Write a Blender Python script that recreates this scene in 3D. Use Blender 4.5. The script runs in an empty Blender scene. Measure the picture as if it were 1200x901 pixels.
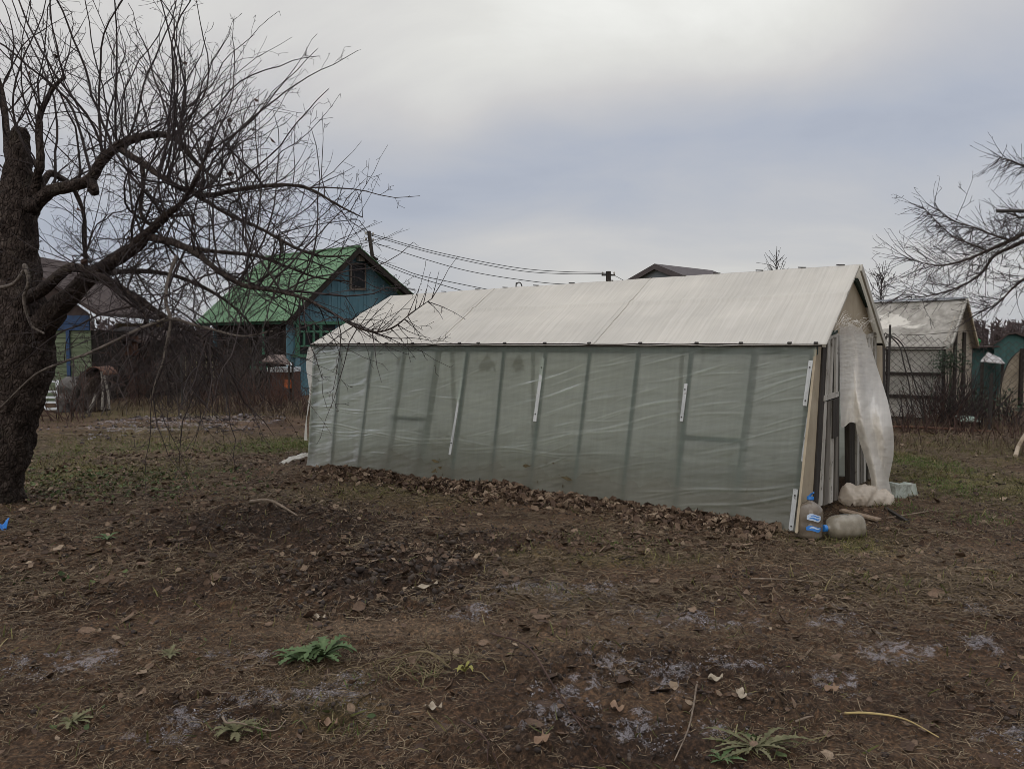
import bpy, math, random
import numpy as np
from mathutils import Vector as V

S = bpy.context.scene
COL = S.collection
R = math.radians
rng = random.Random(7)
nrg = np.random.default_rng(11)

# ------------------------------------------------------------------ camera
F, CX, CY, EYE, PITCH = 924.0, 600.0, 450.5, 1.6, R(2.94)
cam = bpy.data.cameras.new('camera'); camo = bpy.data.objects.new('camera', cam); COL.objects.link(camo)
camo.location = (0, 0, EYE); camo.rotation_euler = (R(90) - PITCH, 0, 0)
cam.sensor_width = 36; cam.lens = 36 * F / 1200; cam.clip_start = .05; cam.clip_end = 4000
S.camera = camo
FW = V((0, math.cos(PITCH), -math.sin(PITCH))); UP = V((0, math.sin(PITCH), math.cos(PITCH)))
EYEP = V((0, 0, EYE))

def ray(px, py):
    return FW + V((1, 0, 0)) * ((px - CX) / F) + UP * ((CY - py) / F)
def P(px, py, D):
    """world point at depth D (metres along Y) seen at photo pixel px, py"""
    d = ray(px, py); return EYEP + d * (D / d.y)
def G(px, py, z=0.0):
    """ground point seen at photo pixel"""
    d = ray(px, py); return EYEP + d * ((z - EYE) / d.z)
def PL(px, py, p0, n):
    """pixel ray cut by a plane"""
    d = ray(px, py); return EYEP + d * ((V(p0) - EYEP).dot(n) / d.dot(n))
def proj(p):
    v = V(p) - EYEP; w = v.dot(FW); return (CX + F * v.x / w, CY - F * v.dot(UP) / w)

# ------------------------------------------------------------------ noise
def _h(ix, iy, s):
    n = (ix * 374761393 + iy * 668265263 + s * 1442695041) & 0xFFFFFFFF
    n = ((n ^ (n >> 13)) * 1274126177) & 0xFFFFFFFF
    n = n ^ (n >> 16)
    return (n & 0xFFFFFF) / float(0xFFFFFF)
def vn(x, y, s=0):
    x = np.asarray(x, float); y = np.asarray(y, float)
    xi = np.floor(x).astype(np.int64); yi = np.floor(y).astype(np.int64)
    fx = x - xi; fy = y - yi
    fx = fx * fx * fx * (fx * (fx * 6 - 15) + 10); fy = fy * fy * fy * (fy * (fy * 6 - 15) + 10)
    a = _h(xi, yi, s); b = _h(xi + 1, yi, s); c = _h(xi, yi + 1, s); d = _h(xi + 1, yi + 1, s)
    return (a + (b - a) * fx) * (1 - fy) + (c + (d - c) * fx) * fy
def fbm(x, y, s=0, o=4):
    t = 0; a = .5; w = 0
    for k in range(o):
        t = t + a * vn(x, y, s + k * 17); w += a; a *= .5
        x = np.asarray(x) * 2.03 + 5.1; y = np.asarray(y) * 2.03 - 3.7
    return t / w
def sst(a, b, x):
    t = np.clip((x - a) / (b - a), 0, 1); return t * t * (3 - 2 * t)

# ------------------------------------------------------------------ zones on the ground (pixel ellipses turned into ground ellipses)
def ell(px, py, rx, ry):
    c = G(px, py); l = G(px - rx, py); t = G(px, py - ry); b = G(px, py + ry)
    return (c.x, (t.y + b.y) / 2, abs(c.x - l.x), (t.y - b.y) / 2)
def zone(x, y, E, soft=.5, ns=3.0, na=.5, seed=3):
    out = np.zeros_like(np.asarray(x, float)); w = (fbm(np.asarray(x) * ns, np.asarray(y) * ns, seed, 4) - .5) * 2 * na
    for e in E:
        s = e[4] if len(e) > 4 else 1.0
        d = np.sqrt(((x - e[0]) / e[2]) ** 2 + ((y - e[1]) / e[3]) ** 2) + w
        out = np.maximum(out, s * (1 - sst(1 - soft, 1 + soft, d)))
    return out
FROST = [ell(*a) for a in [(330, 822, 62, 12), (225, 858, 30, 16), (655, 838, 26, 20), (672, 818, 18, 8), (790, 722, 52, 10), (700, 690, 40, 7),
    (1056, 768, 34, 9), (985, 727, 26, 9), (715, 783, 26, 13), (872, 786, 34, 9), (1000, 800, 22, 7), (75, 780, 55, 12), (1185, 862, 26, 14), (757, 862, 24, 16),
    (620, 690, 40, 9), (835, 850, 15, 9), (1140, 715, 12, 6), (1148, 758, 12, 6), (405, 800, 22, 8), (120, 772, 26, 6), (790, 800, 30, 10), (560, 720, 30, 7), (270, 775, 26, 6)]]
BED = [ell(205, 500, 105, 11), ell(270, 497, 60, 10)]
GRASS = [ell(1110, 560, 90, 34) + (.9,), ell(1150, 525, 80, 14) + (.5,), ell(315, 523, 62, 8) + (1.0,), ell(90, 560, 130, 22) + (.6,), ell(225, 478, 130, 10) + (.5,), ell(480, 577, 130, 12) + (.5,),
    ell(740, 655, 120, 10) + (.45,), ell(1000, 640, 60, 16) + (.7,), ell(390, 800, 60, 20) + (.25,), ell(640, 700, 60, 12) + (.3,), ell(400, 840, 60, 25) + (.3,), ell(1100, 690, 120, 20) + (.3,), ell(100, 520, 140, 14) + (.4,)]
DARK = [ell(440, 672, 140, 38), ell(330, 622, 170, 26), ell(250, 690, 110, 20) + (.7,), ell(560, 640, 70, 18) + (.8,), ell(760, 790, 220, 26) + (.6,), ell(700, 885, 170, 40) + (.8,), ell(120, 700, 110, 16) + (.6,), ell(280, 840, 130, 16) + (.6,), ell(960, 830, 120, 20) + (.5,)]
LIGHT = [ell(430, 740, 140, 14), ell(720, 740, 120, 30) + (.5,), ell(1080, 660, 140, 26), ell(660, 770, 60, 20) + (.8,), ell(200, 520, 60, 10), ell(520, 620, 300, 8) + (.5,)]

def gz(x, y):
    x = np.asarray(x, float); y = np.asarray(y, float)
    near = 1 - sst(9, 16, np.sqrt(x * x + y * y))
    h = (fbm(x * .8, y * .8, 1, 3) - .5) * .06
    d = zone(x, y, DARK, .5)
    amp = .5 + .9 * d
    h = h + near * amp * ((fbm(x * 4, y * 4, 5, 4) - .5) * .085 + (np.abs(fbm(x * 11, y * 11, 9, 3) - .5)) * .10)
    h = h + near * (np.maximum(fbm(x * 24, y * 24, 21, 3) - .50, 0)) * .13 * amp
    b = zone(x, y, BED, .3)
    h = h + b * (.05 + .04 * np.sin(y * 7 + x * 1.5) + .07 * (fbm(x * 5, y * 5, 31, 3) - .5))
    h = h - .05 * zone(x, y, DARK[:1], .6) * fbm(x * 3, y * 3, 77, 2)
    return h
def gz1(x, y): return float(gz(np.array([x]), np.array([y]))[0])
def GZ(px, py, dz=0.0):
    """point on the real, bumpy ground under a pixel"""
    p = G(px, py); h = gz1(p.x, p.y); p = G(px, py, h); p.z = gz1(p.x, p.y) + dz; return p

# ------------------------------------------------------------------ materials
def lin(c):
    return tuple((v / 12.92 if v <= .04045 else ((v + .055) / 1.055) ** 2.4) for v in [q / 255 for q in c])
class NT:
    def __init__(s, name):
        s.m = bpy.data.materials.new(name); s.m.use_nodes = True; s.t = s.m.node_tree; s.t.nodes.clear()
    def n(s, typ, **k):
        o = s.t.nodes.new(typ)
        for a, b in k.items():
            if a.startswith('i_'):
                o.inputs[a[2:].replace('_', ' ')].default_value = b
            else: setattr(o, a, b)
        return o
    def l(s, a, b): s.t.links.new(a, b)
    def ramp(s, fac, cols, lo=.3, hi=.7):
        r = s.n('ShaderNodeValToRGB'); e = r.color_ramp.elements
        n = len(cols)
        while len(e) < n: e.new(.5)
        for i, c in enumerate(cols):
            e[i].position = lo + (hi - lo) * i / max(1, n - 1); e[i].color = (c[0], c[1], c[2], 1)
        s.l(fac, r.inputs[0]); return r.outputs[0]
    def mix(s, fac, a, b, mode='MIX'):
        m = s.n('ShaderNodeMix', data_type='RGBA', blend_type=mode)
        if isinstance(fac, float): m.inputs[0].default_value = fac
        else: s.l(fac, m.inputs[0])
        for q, i in ((a, 6), (b, 7)):
            if isinstance(q, tuple): m.inputs[i].default_value = (*q[:3], 1)
            else: s.l(q, m.inputs[i])
        return m.outputs[2]
    def math(s, op, a, b=None, clamp=False):
        m = s.n('ShaderNodeMath', operation=op); m.use_clamp = clamp
        for i, q in enumerate((a, b)):
            if q is None: continue
            if isinstance(q, (int, float)): m.inputs[i].default_value = q
            else: s.l(q, m.inputs[i])
        return m.outputs[0]
    def coords(s, scale=(1, 1, 1), rot=(0, 0, 0), kind='Object'):
        tc = s.n('ShaderNodeTexCoord'); mp = s.n('ShaderNodeMapping')
        mp.inputs['Scale'].default_value = scale; mp.inputs['Rotation'].default_value = rot
        s.l(tc.outputs[kind], mp.inputs['Vector']); return mp.outputs[0]
    def noise(s, vec, sc, det=5, rough=.6, dist=0.0):
        o = s.n('ShaderNodeTexNoise'); o.inputs['Scale'].default_value = sc; o.inputs['Detail'].default_value = det
        o.inputs['Roughness'].default_value = rough; o.inputs['Distortion'].default_value = dist
        s.l(vec, o.inputs['Vector']); return o.outputs[0]
    def bump(s, h, st, dist=.02):
        b = s.n('ShaderNodeBump'); b.inputs['Strength'].default_value = st; b.inputs['Distance'].default_value = dist
        s.l(h, b.inputs['Height']); return b.outputs[0]
    def out(s, sh): 
        o = s.n('ShaderNodeOutputMaterial'); s.l(sh, o.inputs['Surface']); return s.m
    def bsdf(s, col, rough=.8, normal=None, spec=.3, metal=0.0):
        p = s.n('ShaderNodeBsdfPrincipled')
        if isinstance(col, tuple): p.inputs['Base Color'].default_value = (*col[:3], 1)
        else: s.l(col, p.inputs['Base Color'])
        if isinstance(rough, (int, float)): p.inputs['Roughness'].default_value = rough
        else: s.l(rough, p.inputs['Roughness'])
        p.inputs['Specular IOR Level'].default_value = spec; p.inputs['Metallic'].default_value = metal
        if normal is not None: s.l(normal, p.inputs['Normal'])
        return p.outputs[0]

def mat(name, cols, sc=4, rough=.85, st=.4, bs=None, stretch=(1, 1, 1), rot=(0, 0, 0), spec=.25, metal=0.0, dirt=None, dsc=1.5, attr=None, det=6, dist=.02, kind='Object', dlo=.5, dhi=.7):
    t = NT(name); v = t.coords(stretch, rot, kind)
    if attr:
        a = t.n('ShaderNodeAttribute'); a.attribute_name = attr
        c = t.ramp(a.outputs['Fac'], cols, 0, 1)
        nz = t.noise(v, sc, 3); c = t.mix(.55, c, t.ramp(nz, [(.35,) * 3, (1.35,) * 3]), 'MULTIPLY')
    else:
        nz = t.noise(v, sc, det); c = t.ramp(nz, cols)
    if dirt:
        v2 = t.coords((1, 1, 1), rot, kind); c = t.mix(t.ramp(t.noise(v2, dsc, 7, .7), [(0, 0, 0), (1, 1, 1)], dlo, dhi), c, dirt)
    nb = t.noise(v, bs or sc * 4, 5)
    return t.out(t.bsdf(c, rough, t.bump(nb, st, dist), spec, metal))

# ------------------------------------------------------------------ mesh builder
class MB:
    def __init__(s): s.v = []; s.f = []; s.tone = None; s.uv = None
    def add(s, vs, fs):
        o = len(s.v); s.v.extend([tuple(p) for p in vs]); s.f.extend([tuple(i + o for i in f) for f in fs]); return o
    def box(s, c, sx, sy, sz, ax=(1, 0, 0), up=(0, 0, 1)):
        ax = V(ax).normalized(); up = V(up); ay = up.cross(ax).normalized(); az = ax.cross(ay).normalized(); c = V(c)
        vs = [c + ax * (sx / 2 * i) + ay * (sy / 2 * j) + az * (sz / 2 * k) for k in (-1, 1) for j in (-1, 1) for i in (-1, 1)]
        s.add(vs, [(0, 2, 3, 1), (4, 5, 7, 6), (0, 1, 5, 4), (2, 6, 7, 3), (0, 4, 6, 2), (1, 3, 7, 5)]); return s
    def beam(s, a, b, w, h=None, up=(0, 0, 1)):
        a = V(a); b = V(b); h = h or w; d = b - a
        u = V(up)
        if abs(d.normalized().dot(u)) > .95: u = V((0, 1, 0)) if abs(d.normalized().y) < .9 else V((1, 0, 0))
        return s.box((a + b) / 2, d.length, w, h, d, u)
    def prism(s, poly, th):
        """extrude a polygon of 3-D points by vector th"""
        n = len(poly); th = V(th); poly = [V(p) for p in poly]
        vs = poly + [p + th for p in poly]
        fs = [tuple(range(n))[::-1], tuple(range(n, 2 * n))] + [(i, (i + 1) % n, n + (i + 1) % n, n + i) for i in range(n)]
        s.add(vs, fs); return s
    def tube(s, pts, rad, k=6, cap=True, rough=0.0, seed=0):
        pts = [V(p) for p in pts]; n = len(pts)
        if not hasattr(rad, '__len__'): rad = [rad] * n
        ref = V((.31, .2, .93)); vs = []; fs = []; u0 = None
        for i in range(n):
            t = (pts[min(i + 1, n - 1)] - pts[max(i - 1, 0)])
            if t.length < 1e-9: t = V((0, 0, 1))
            t.normalize()
            u = (u0 - t * u0.dot(t)) if u0 is not None else t.cross(ref)
            if u.length < 1e-4: u = t.cross(V((1, 0, 0)))
            u.normalize(); u0 = u; w = t.cross(u)
            for j in range(k):
                a = 2 * math.pi * j / k; r = rad[i]
                if rough: r *= 1 + rough * (float(vn(j * 1.3 + seed, i * .45, 4)) - .5) * 2 + rough * .6 * (float(vn(j * .5 + seed, i * 1.2, 8)) - .5) * 2
                vs.append(pts[i] + (u * math.cos(a) + w * math.sin(a)) * r)
        for i in range(n - 1):
            for j in range(k):
                fs.append((i * k + j, i * k + (j + 1) % k, (i + 1) * k + (j + 1) % k, (i + 1) * k + j))
        if cap: fs += [tuple(range(k))[::-1], tuple(range((n - 1) * k, n * k))]
        s.add(vs, fs); return s
    def grid(s, fn, nu, nv):
        """fn(u, v) -> point; keeps uv in metres given by fn's optional 2nd return"""
        o = len(s.v)
        if s.uv is None: s.uv = {}
        for j in range(nv + 1):
            for i in range(nu + 1):
                p = fn(i / nu, j / nv); s.v.append(tuple(p))
        for j in range(nv):
            for i in range(nu):
                s.f.append((o + j * (nu + 1) + i, o + j * (nu + 1) + i + 1, o + (j + 1) * (nu + 1) + i + 1, o + (j + 1) * (nu + 1) + i))
        return o
    def build(s, name, m, parent=None, origin=None, smooth=False, solid=None, tone=None, uv=None, bevel=None):
        o0 = V(parent['_o']) if parent is not None and '_o' in parent.keys() else V(origin or (0, 0, 0))
        if parent is not None and '_o' not in parent.keys(): o0 = V((0, 0, 0))
        me = bpy.data.meshes.new(name)
        vs = np.array([tuple(q) for q in s.v]) - np.array(tuple(o0))
        me.from_pydata(vs.tolist(), [], s.f); me.update()
        if smooth: me.polygons.foreach_set('use_smooth', [True] * len(me.polygons))
        if tone is not None:
            a = me.attributes.new('tone', 'FLOAT', 'POINT'); a.data.foreach_set('value', np.asarray(tone, np.float32))
        if uv is not None:
            l = me.uv_layers.new(name='UVMap'); idx = np.zeros(len(me.loops), np.int32); me.loops.foreach_get('vertex_index', idx)
            l.data.foreach_set('uv', np.asarray(uv, np.float32)[idx].ravel())
        me.materials.append(m)
        o = bpy.data.objects.new(name, me); COL.objects.link(o)
        if parent is not None: o.parent = parent
        else: o.location = o0
        o['_o'] = tuple(o0)
        if solid:
            md = o.modifiers.new('solid', 'SOLIDIFY'); md.thickness = solid; md.offset = 0
        if bevel:
            md = o.modifiers.new('bevel', 'BEVEL'); md.width = bevel; md.segments = 2; md.limit_method = 'ANGLE'
        return o
def tag(o, label=None, cat=None, group=None, kind=None):
    if label: o['label'] = label
    if cat: o['category'] = cat
    if group: o['group'] = group
    if kind: o['kind'] = kind
    return o
def thing(name, loc, label, cat, group=None):
    o = bpy.data.objects.new(name, None); COL.objects.link(o); o.location = loc; o['_o'] = tuple(loc); o.empty_display_size = .1
    return tag(o, label, cat, group)
def copy_tree(o, parent=None, loc=None):
    c = o.copy(); COL.objects.link(c)
    if parent is not None: c.parent = parent
    if loc is not None: c.location = loc
    for ch in [q for q in bpy.data.objects if q.parent is o]: copy_tree(ch, c)
    return c
def lerp(a, b, t): return a + (b - a) * t
def cr(pts, n):
    """Catmull-Rom resample of vectors"""
    pts = [V(p) for p in pts]; q = [pts[0] * 2 - pts[1]] + pts + [pts[-1] * 2 - pts[-2]]; out = []
    m = len(pts) - 1
    for i in range(n + 1):
        t = i / n * m; k = min(int(t), m - 1); t -= k
        a, b, c, d = q[k:k + 4]
        out.append(.5 * ((2 * b) + (c - a) * t + (2 * a - 5 * b + 4 * c - d) * t * t + (3 * b - a - 3 * c + d) * t ** 3))
    return out
def itp(vals, n):
    m = len(vals) - 1; o = []
    for i in range(n + 1):
        t = i / n * m; k = min(int(t), m - 1); o.append(lerp(vals[k], vals[k + 1], t - k))
    return o

# ------------------------------------------------------------------ world + sun
w = bpy.data.worlds.new('World'); S.world = w; w.use_nodes = True
nt = w.node_tree; nt.nodes.clear()
class WT(NT):
    def __init__(s): s.t = nt
W = WT()
SUN_EL, SUN_AZ = R(24), R(205)
sky = W.n('ShaderNodeTexSky', sky_type='NISHITA', sun_disc=False); sky.sun_elevation = SUN_EL; sky.sun_rotation = SUN_AZ
tc = W.n('ShaderNodeTexCoord'); sep = W.n('ShaderNodeSeparateXYZ'); W.l(tc.outputs['Generated'], sep.inputs[0])
zz = W.math('ADD', W.math('MAXIMUM', sep.outputs[2], 0.0), .30)
comb = W.n('ShaderNodeCombineXYZ'); W.l(W.math('DIVIDE', sep.outputs[0], zz), comb.inputs[0]); W.l(W.math('DIVIDE', sep.outputs[1], zz), comb.inputs[1])
mp = W.n('ShaderNodeMapping'); mp.inputs['Scale'].default_value = (.8, 1.0, 1); mp.inputs['Location'].default_value = (1.7, .35, 0); mp.inputs['Rotation'].default_value = (0, 0, R(14)); W.l(comb.outputs[0], mp.inputs['Vector'])
n1 = W.noise(mp.outputs[0], .75, 5, .45, .25)
n2 = W.noise(mp.outputs[0], 2.1, 7, .58, .4)
nn = W.math('ADD', W.math('ADD', W.math('MULTIPLY', n1, .55), W.math('MULTIPLY', n2, .30)), .075)
def lobe(px, py, wx, wz, amp):
    d = ray(px, py).normalized()
    az = math.atan2(d.x, d.y)
    a = W.math('DIVIDE', W.math('SUBTRACT', W.math('ARCTAN2', sep.outputs[0], sep.outputs[1]), az), wx)
    b = W.math('DIVIDE', W.math('SUBTRACT', sep.outputs[2], d.z), wz)
    r2 = W.math('ADD', W.math('MULTIPLY', a, a), W.math('MULTIPLY', b, b))
    return W.math('MULTIPLY', W.math('POWER', 2.718, W.math('MULTIPLY', r2, -1.0)), amp)
LOBES = [(885, -10, .26, .11, .30), (519, 150, .07, .05, .12), (430, 30, .36, .14, .25), (640, 30, .2, .10, .10), (850, 150, .33, .05, -.12), (570, 195, .15, .05, -.10), (440, 240, .11, .04, -.12), (1130, 120, .22, .06, -.08), (660, 282, .25, .022, .10), (700, 330, .6, .03, .08), (60, 285, .16, .06, -.16), (1000, 225, .18, .03, .03)]
for L in LOBES: nn = W.math('ADD', nn, lobe(*L))
cl = W.ramp(nn, [lin((158, 164, 179)), lin((173, 178, 190)), lin((187, 188, 193)), lin((202, 200, 199)), lin((219, 218, 213)), lin((240, 240, 235))], .28, .84)
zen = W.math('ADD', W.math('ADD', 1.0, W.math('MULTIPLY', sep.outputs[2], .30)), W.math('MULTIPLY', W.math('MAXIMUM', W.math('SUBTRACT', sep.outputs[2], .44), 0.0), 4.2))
cl2 = W.mix(1.0, cl, (10.0, 10.0, 10.0), 'MULTIPLY')
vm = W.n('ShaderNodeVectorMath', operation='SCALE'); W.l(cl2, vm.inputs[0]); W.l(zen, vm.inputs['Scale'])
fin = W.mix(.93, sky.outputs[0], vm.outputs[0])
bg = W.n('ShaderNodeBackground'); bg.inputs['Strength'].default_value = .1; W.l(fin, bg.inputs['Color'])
wo = W.n('ShaderNodeOutputWorld'); W.l(bg.outputs[0], wo.inputs[0])
sl = bpy.data.lights.new('sun', 'SUN'); sl.energy = .8; sl.angle = R(45); sl.color = (1, .96, .9)
so = bpy.data.objects.new('sun', sl); COL.objects.link(so)
# sun stands at compass rotation SUN_AZ (behind-left of the camera)
sd = V((math.sin(SUN_AZ) * math.cos(SUN_EL), math.cos(SUN_AZ) * math.cos(SUN_EL), math.sin(SUN_EL)))
so.rotation_euler = sd.to_track_quat('Z', 'Y').to_euler(); so.location = (0, 0, 30)
S.view_settings.view_transform = 'Standard'; S.view_settings.look = 'None'; S.view_settings.exposure = 0; S.view_settings.gamma = 1
S.cycles.max_bounces = 8; S.cycles.transparent_max_bounces = 16; S.cycles.use_denoising = True; S.cycles.filter_width = .85

# ------------------------------------------------------------------ ground
def axis(lo, hi, d0, d1, far, grow, start=None):
    a = list(np.arange(lo, hi, d0)); x = hi; d = d0
    while x < far: a.append(x); d = min(d * grow, 60); x += d
    return a
xs = list(np.arange(-3.2, 3.4, .024)); d = .024; x = xs[-1]
while x < 900: d *= 1.055; x += d; xs.append(x)
d = .024; x = -3.2; L_ = []
while x > -900: d *= 1.055; x -= d; L_.append(x)
xs = np.array(L_[::-1] + xs)
ys = list(np.arange(2.2, 5.0, .018)); d = .018; x = ys[-1]
while x < 1500: d *= 1.014 if x < 14 else 1.07; x += d; ys.append(x)
d = .018; x = 2.2; L_ = []
while x > -300: d *= 1.16; x -= d; L_.append(x)
ys = np.array(L_[::-1] + ys)
XX, YY = np.meshgrid(xs, ys); ZZ = gz(XX, YY)
nx, ny = len(xs), len(ys)
vs = np.stack([XX.ravel(), YY.ravel(), ZZ.ravel()], 1)
ii = np.arange(nx * ny).reshape(ny, nx)
fs = np.stack([ii[:-1, :-1].ravel(), ii[:-1, 1:].ravel(), ii[1:, 1:].ravel(), ii[1:, :-1].ravel()], 1)
me = bpy.data.meshes.new('ground')
me.vertices.add(len(vs)); me.vertices.foreach_set('co', vs.ravel().astype(np.float32))
me.loops.add(fs.size); me.loops.foreach_set('vertex_index', fs.ravel().astype(np.int32))
me.polygons.add(len(fs)); me.polygons.foreach_set('loop_start', np.arange(0, fs.size, 4, dtype=np.int32)); me.polygons.foreach_set('loop_total', np.full(len(fs), 4, np.int32))
me.polygons.foreach_set('use_smooth', np.ones(len(fs), bool)); me.update(calc_edges=True)
def vattr(n, val):
    a = me.attributes.new(n, 'FLOAT', 'POINT'); a.data.foreach_set('value', val.ravel().astype(np.float32))
vattr('frost', np.maximum(zone(XX, YY, [(a, b, c * 1.15, d * 1.15) for a, b, c, d in FROST], .8, 7, 1.9, 40), .95 * zone(XX, YY, BED, .3, 3, .3) * (.5 + .5 * np.sin(YY * 7 + XX * 1.5))))
vattr('grassy', np.maximum(zone(XX, YY, GRASS, .7, 1.5, .5, 50), sst(24, 40, YY) * .8))
vattr('darksoil', zone(XX, YY, DARK, .6, 2, .4, 60)); vattr('lightsoil', zone(XX, YY, LIGHT, .7, 2, .4, 70))
t = NT('soil'); v = t.coords()
def at_(n):
    a = t.n('ShaderNodeAttribute'); a.attribute_name = n; return a.outputs['Fac']
c = t.ramp(t.noise(v, 1.6, 7, .62), [(.038, .0215, .0125), (.068, .0405, .0232), (.110, .070, .042)])
c = t.mix(t.math('MULTIPLY', at_('lightsoil'), .75), c, (.140, .096, .060))
c = t.mix(t.math('MULTIPLY', at_('darksoil'), .85), c, (.029, .0175, .0115))
gcol = t.ramp(t.noise(v, 3.0, 6, .7), [(.055, .055, .019), (.105, .098, .034), (.155, .132, .056)])
c = t.mix(t.math('MULTIPLY', at_('grassy'), .85), c, gcol)
c = t.mix(.75, c, t.ramp(t.noise(v, 45, 6, .7), [(.14,) * 3, (.9,) * 3, (2.5, 2.35, 2.15)], .36, .66), 'MULTIPLY')
# hoar frost: powdery grains inside each patch
fz = t.math('MULTIPLY', at_('frost'), t.math('MULTIPLY', t.ramp(t.noise(v, 13, 6, .7), [(.02,) * 3, (1.3,) * 3], .42, .60), t.math('ADD', t.math('MULTIPLY', t.noise(v, 40, 6, .75), 1.5), -.1)))
fm = t.ramp(t.math('MULTIPLY', fz, t.ramp(t.noise(v, 150, 3, .6), [(.25,) * 3, (1.35,) * 3], .35, .62)), [(0, 0, 0), (.8, .8, .8)], .20, .60)
c = t.mix(t.math('MULTIPLY', fm, .85), c, (.31, .29, .30))
hb = t.math('ADD', t.math('MULTIPLY', t.noise(v, 60, 6, .7), 1.0), t.math('MULTIPLY', t.noise(v, 18, 5, .6), 1.6))
me.materials.append(t.out(t.bsdf(c, .9, t.bump(hb, .9, .02), .2)))
ground = bpy.data.objects.new('ground', me); COL.objects.link(ground); tag(ground, 'dark brown trampled garden soil with pale hoar frost patches', 'ground', None, 'structure')

# ================================================================== the film greenhouse
B0 = G(932, 622); B1 = G(360, 548)
T0 = P(957, 405, B0.y + .14); T1 = P(367.5, 404, B1.y + .14)
AL = (T1 - T0); AL.z = 0; AL.normalize()            # along the wall, near -> far
AP = V((-AL.y, AL.x, 0)) * (-1)                       # across the gable, to the right and away
if AP.y < 0: AP = -AP
UPZ = V((0, 0, 1)); NO = -AP; GN = -AL                # outward normals of long wall and near gable
GW = 2.95
T2 = T0 + AP * GW; T3 = T1 + AP * GW
B2 = B0 + AP * (GW + .2); B3 = B1 + AP * (GW + .2)
E0 = P(968.5, 404, B0.y + .06); E1 = P(363.5, 403.5, B1.y + .12)
def nearest_ridge(px, py, A):
    # ridge point lies in the vertical plane half the gable width in from the eave line
    return PL(px, py, A + AP * (GW / 2 + .04), AP)
Q0 = nearest_ridge(1008, 310, E0); Q1 = nearest_ridge(458, 346.5, E1)
E2 = E0 + AP * (GW + .16); E3 = E1 + AP * (GW + .16)
E2.z += .02
print('GH', B0, B1, T0, T1, Q0, Q1, 'len', (T1 - T0).length)

def film_mat(name, dif, tra, tr, gloss=.12, rough=.28, dirty=None, st=.25):
    """milky polyethylene: part see-through, part scattering both ways"""
    t = NT(name); v = t.coords((1, 1, 1), kind='UV')
    mp = t.coords((.8, 6, 1), (0, 0, R(16)), 'UV'); s1 = t.noise(mp, 2.2, 5, .6)
    mp2 = t.coords((9, .9, 1), (0, 0, 0), 'UV'); s2 = t.noise(mp2, 2.0, 4, .6)
    wear = t.math('ADD', t.math('MULTIPLY', s1, .6), t.math('MULTIPLY', s2, .4))
    k = t.ramp(wear, [(.86,) * 3, (1.0,) * 3, (1.16,) * 3], .32, .7)
    at = t.n('ShaderNodeAttribute'); at.attribute_name = 'crease'
    cd = t.mix(t.math('MULTIPLY', at.outputs['Fac'], .42), t.mix(1.0, k, dif, 'MULTIPLY'), (.26, .275, .255)); ct = t.mix(1.0, k, tra, 'MULTIPLY')
    if dirty:
        sp = t.n('ShaderNodeSeparateXYZ'); t.l(v, sp.inputs[0])
        dn = t.math('ADD', sp.outputs[1], t.math('MULTIPLY', t.noise(t.coords((1.6, 1.2, 1), kind='UV'), 1.6, 3, .5), -.55))
        dm = t.ramp(dn, [(.42,) * 3, (.25,) * 3, (.10,) * 3, (0, 0, 0)], -.25, .28)      # mud splashed on the foot of the film
        cd = t.mix(dm, cd, dirty); ct = t.mix(dm, ct, tuple(q * .55 for q in dirty))
    nb = t.bump(t.math('ADD', s1, t.math('MULTIPLY', t.noise(t.coords((3, 14, 1), (0, 0, R(20)), 'UV'), 2.5, 4, .55), .6)), st, .02)
    d = t.n('ShaderNodeBsdfDiffuse'); t.l(cd, d.inputs[0]); t.l(nb, d.inputs['Normal'])
    tl = t.n('ShaderNodeBsdfTranslucent'); t.l(ct, tl.inputs[0])
    a1 = t.n('ShaderNodeAddShader'); t.l(d.outputs[0], a1.inputs[0]); t.l(tl.outputs[0], a1.inputs[1])
    tp = t.n('ShaderNodeBsdfTransparent'); tp.inputs[0].default_value = (1, 1, 1, 1)
    m1 = t.n('ShaderNodeMixShader'); m1.inputs[0].default_value = tr; t.l(a1.outputs[0], m1.inputs[1]); t.l(tp.outputs[0], m1.inputs[2])
    g = t.n('ShaderNodeBsdfGlossy'); g.inputs['Roughness'].default_value = rough; t.l(nb, g.inputs['Normal'])
    lw = t.n('ShaderNodeLayerWeight'); lw.inputs[0].default_value = .25; t.l(nb, lw.inputs['Normal'])
    m2 = t.n('ShaderNodeMixShader'); t.l(t.math('ADD', t.math('MULTIPLY', lw.outputs['Fresnel'], gloss * 2.5), .03, True), m2.inputs[0]); t.l(m1.outputs[0], m2.inputs[1]); t.l(g.outputs[0], m2.inputs[2])
    return t.out(m2.outputs[0])
FILM = film_mat('milky_film', (.094, .103, .090), (.60, .645, .57), .22, dirty=(.14, .122, .09))
FILM_WHITE = film_mat('white_film', (.36, .35, .325), (.40, .385, .345), .06, gloss=.10, rough=.4)
FILM_CURT = film_mat('loose_film', (.40, .38, .345), (.43, .405, .365), .06, gloss=.05, rough=.45, st=.45)
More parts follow.
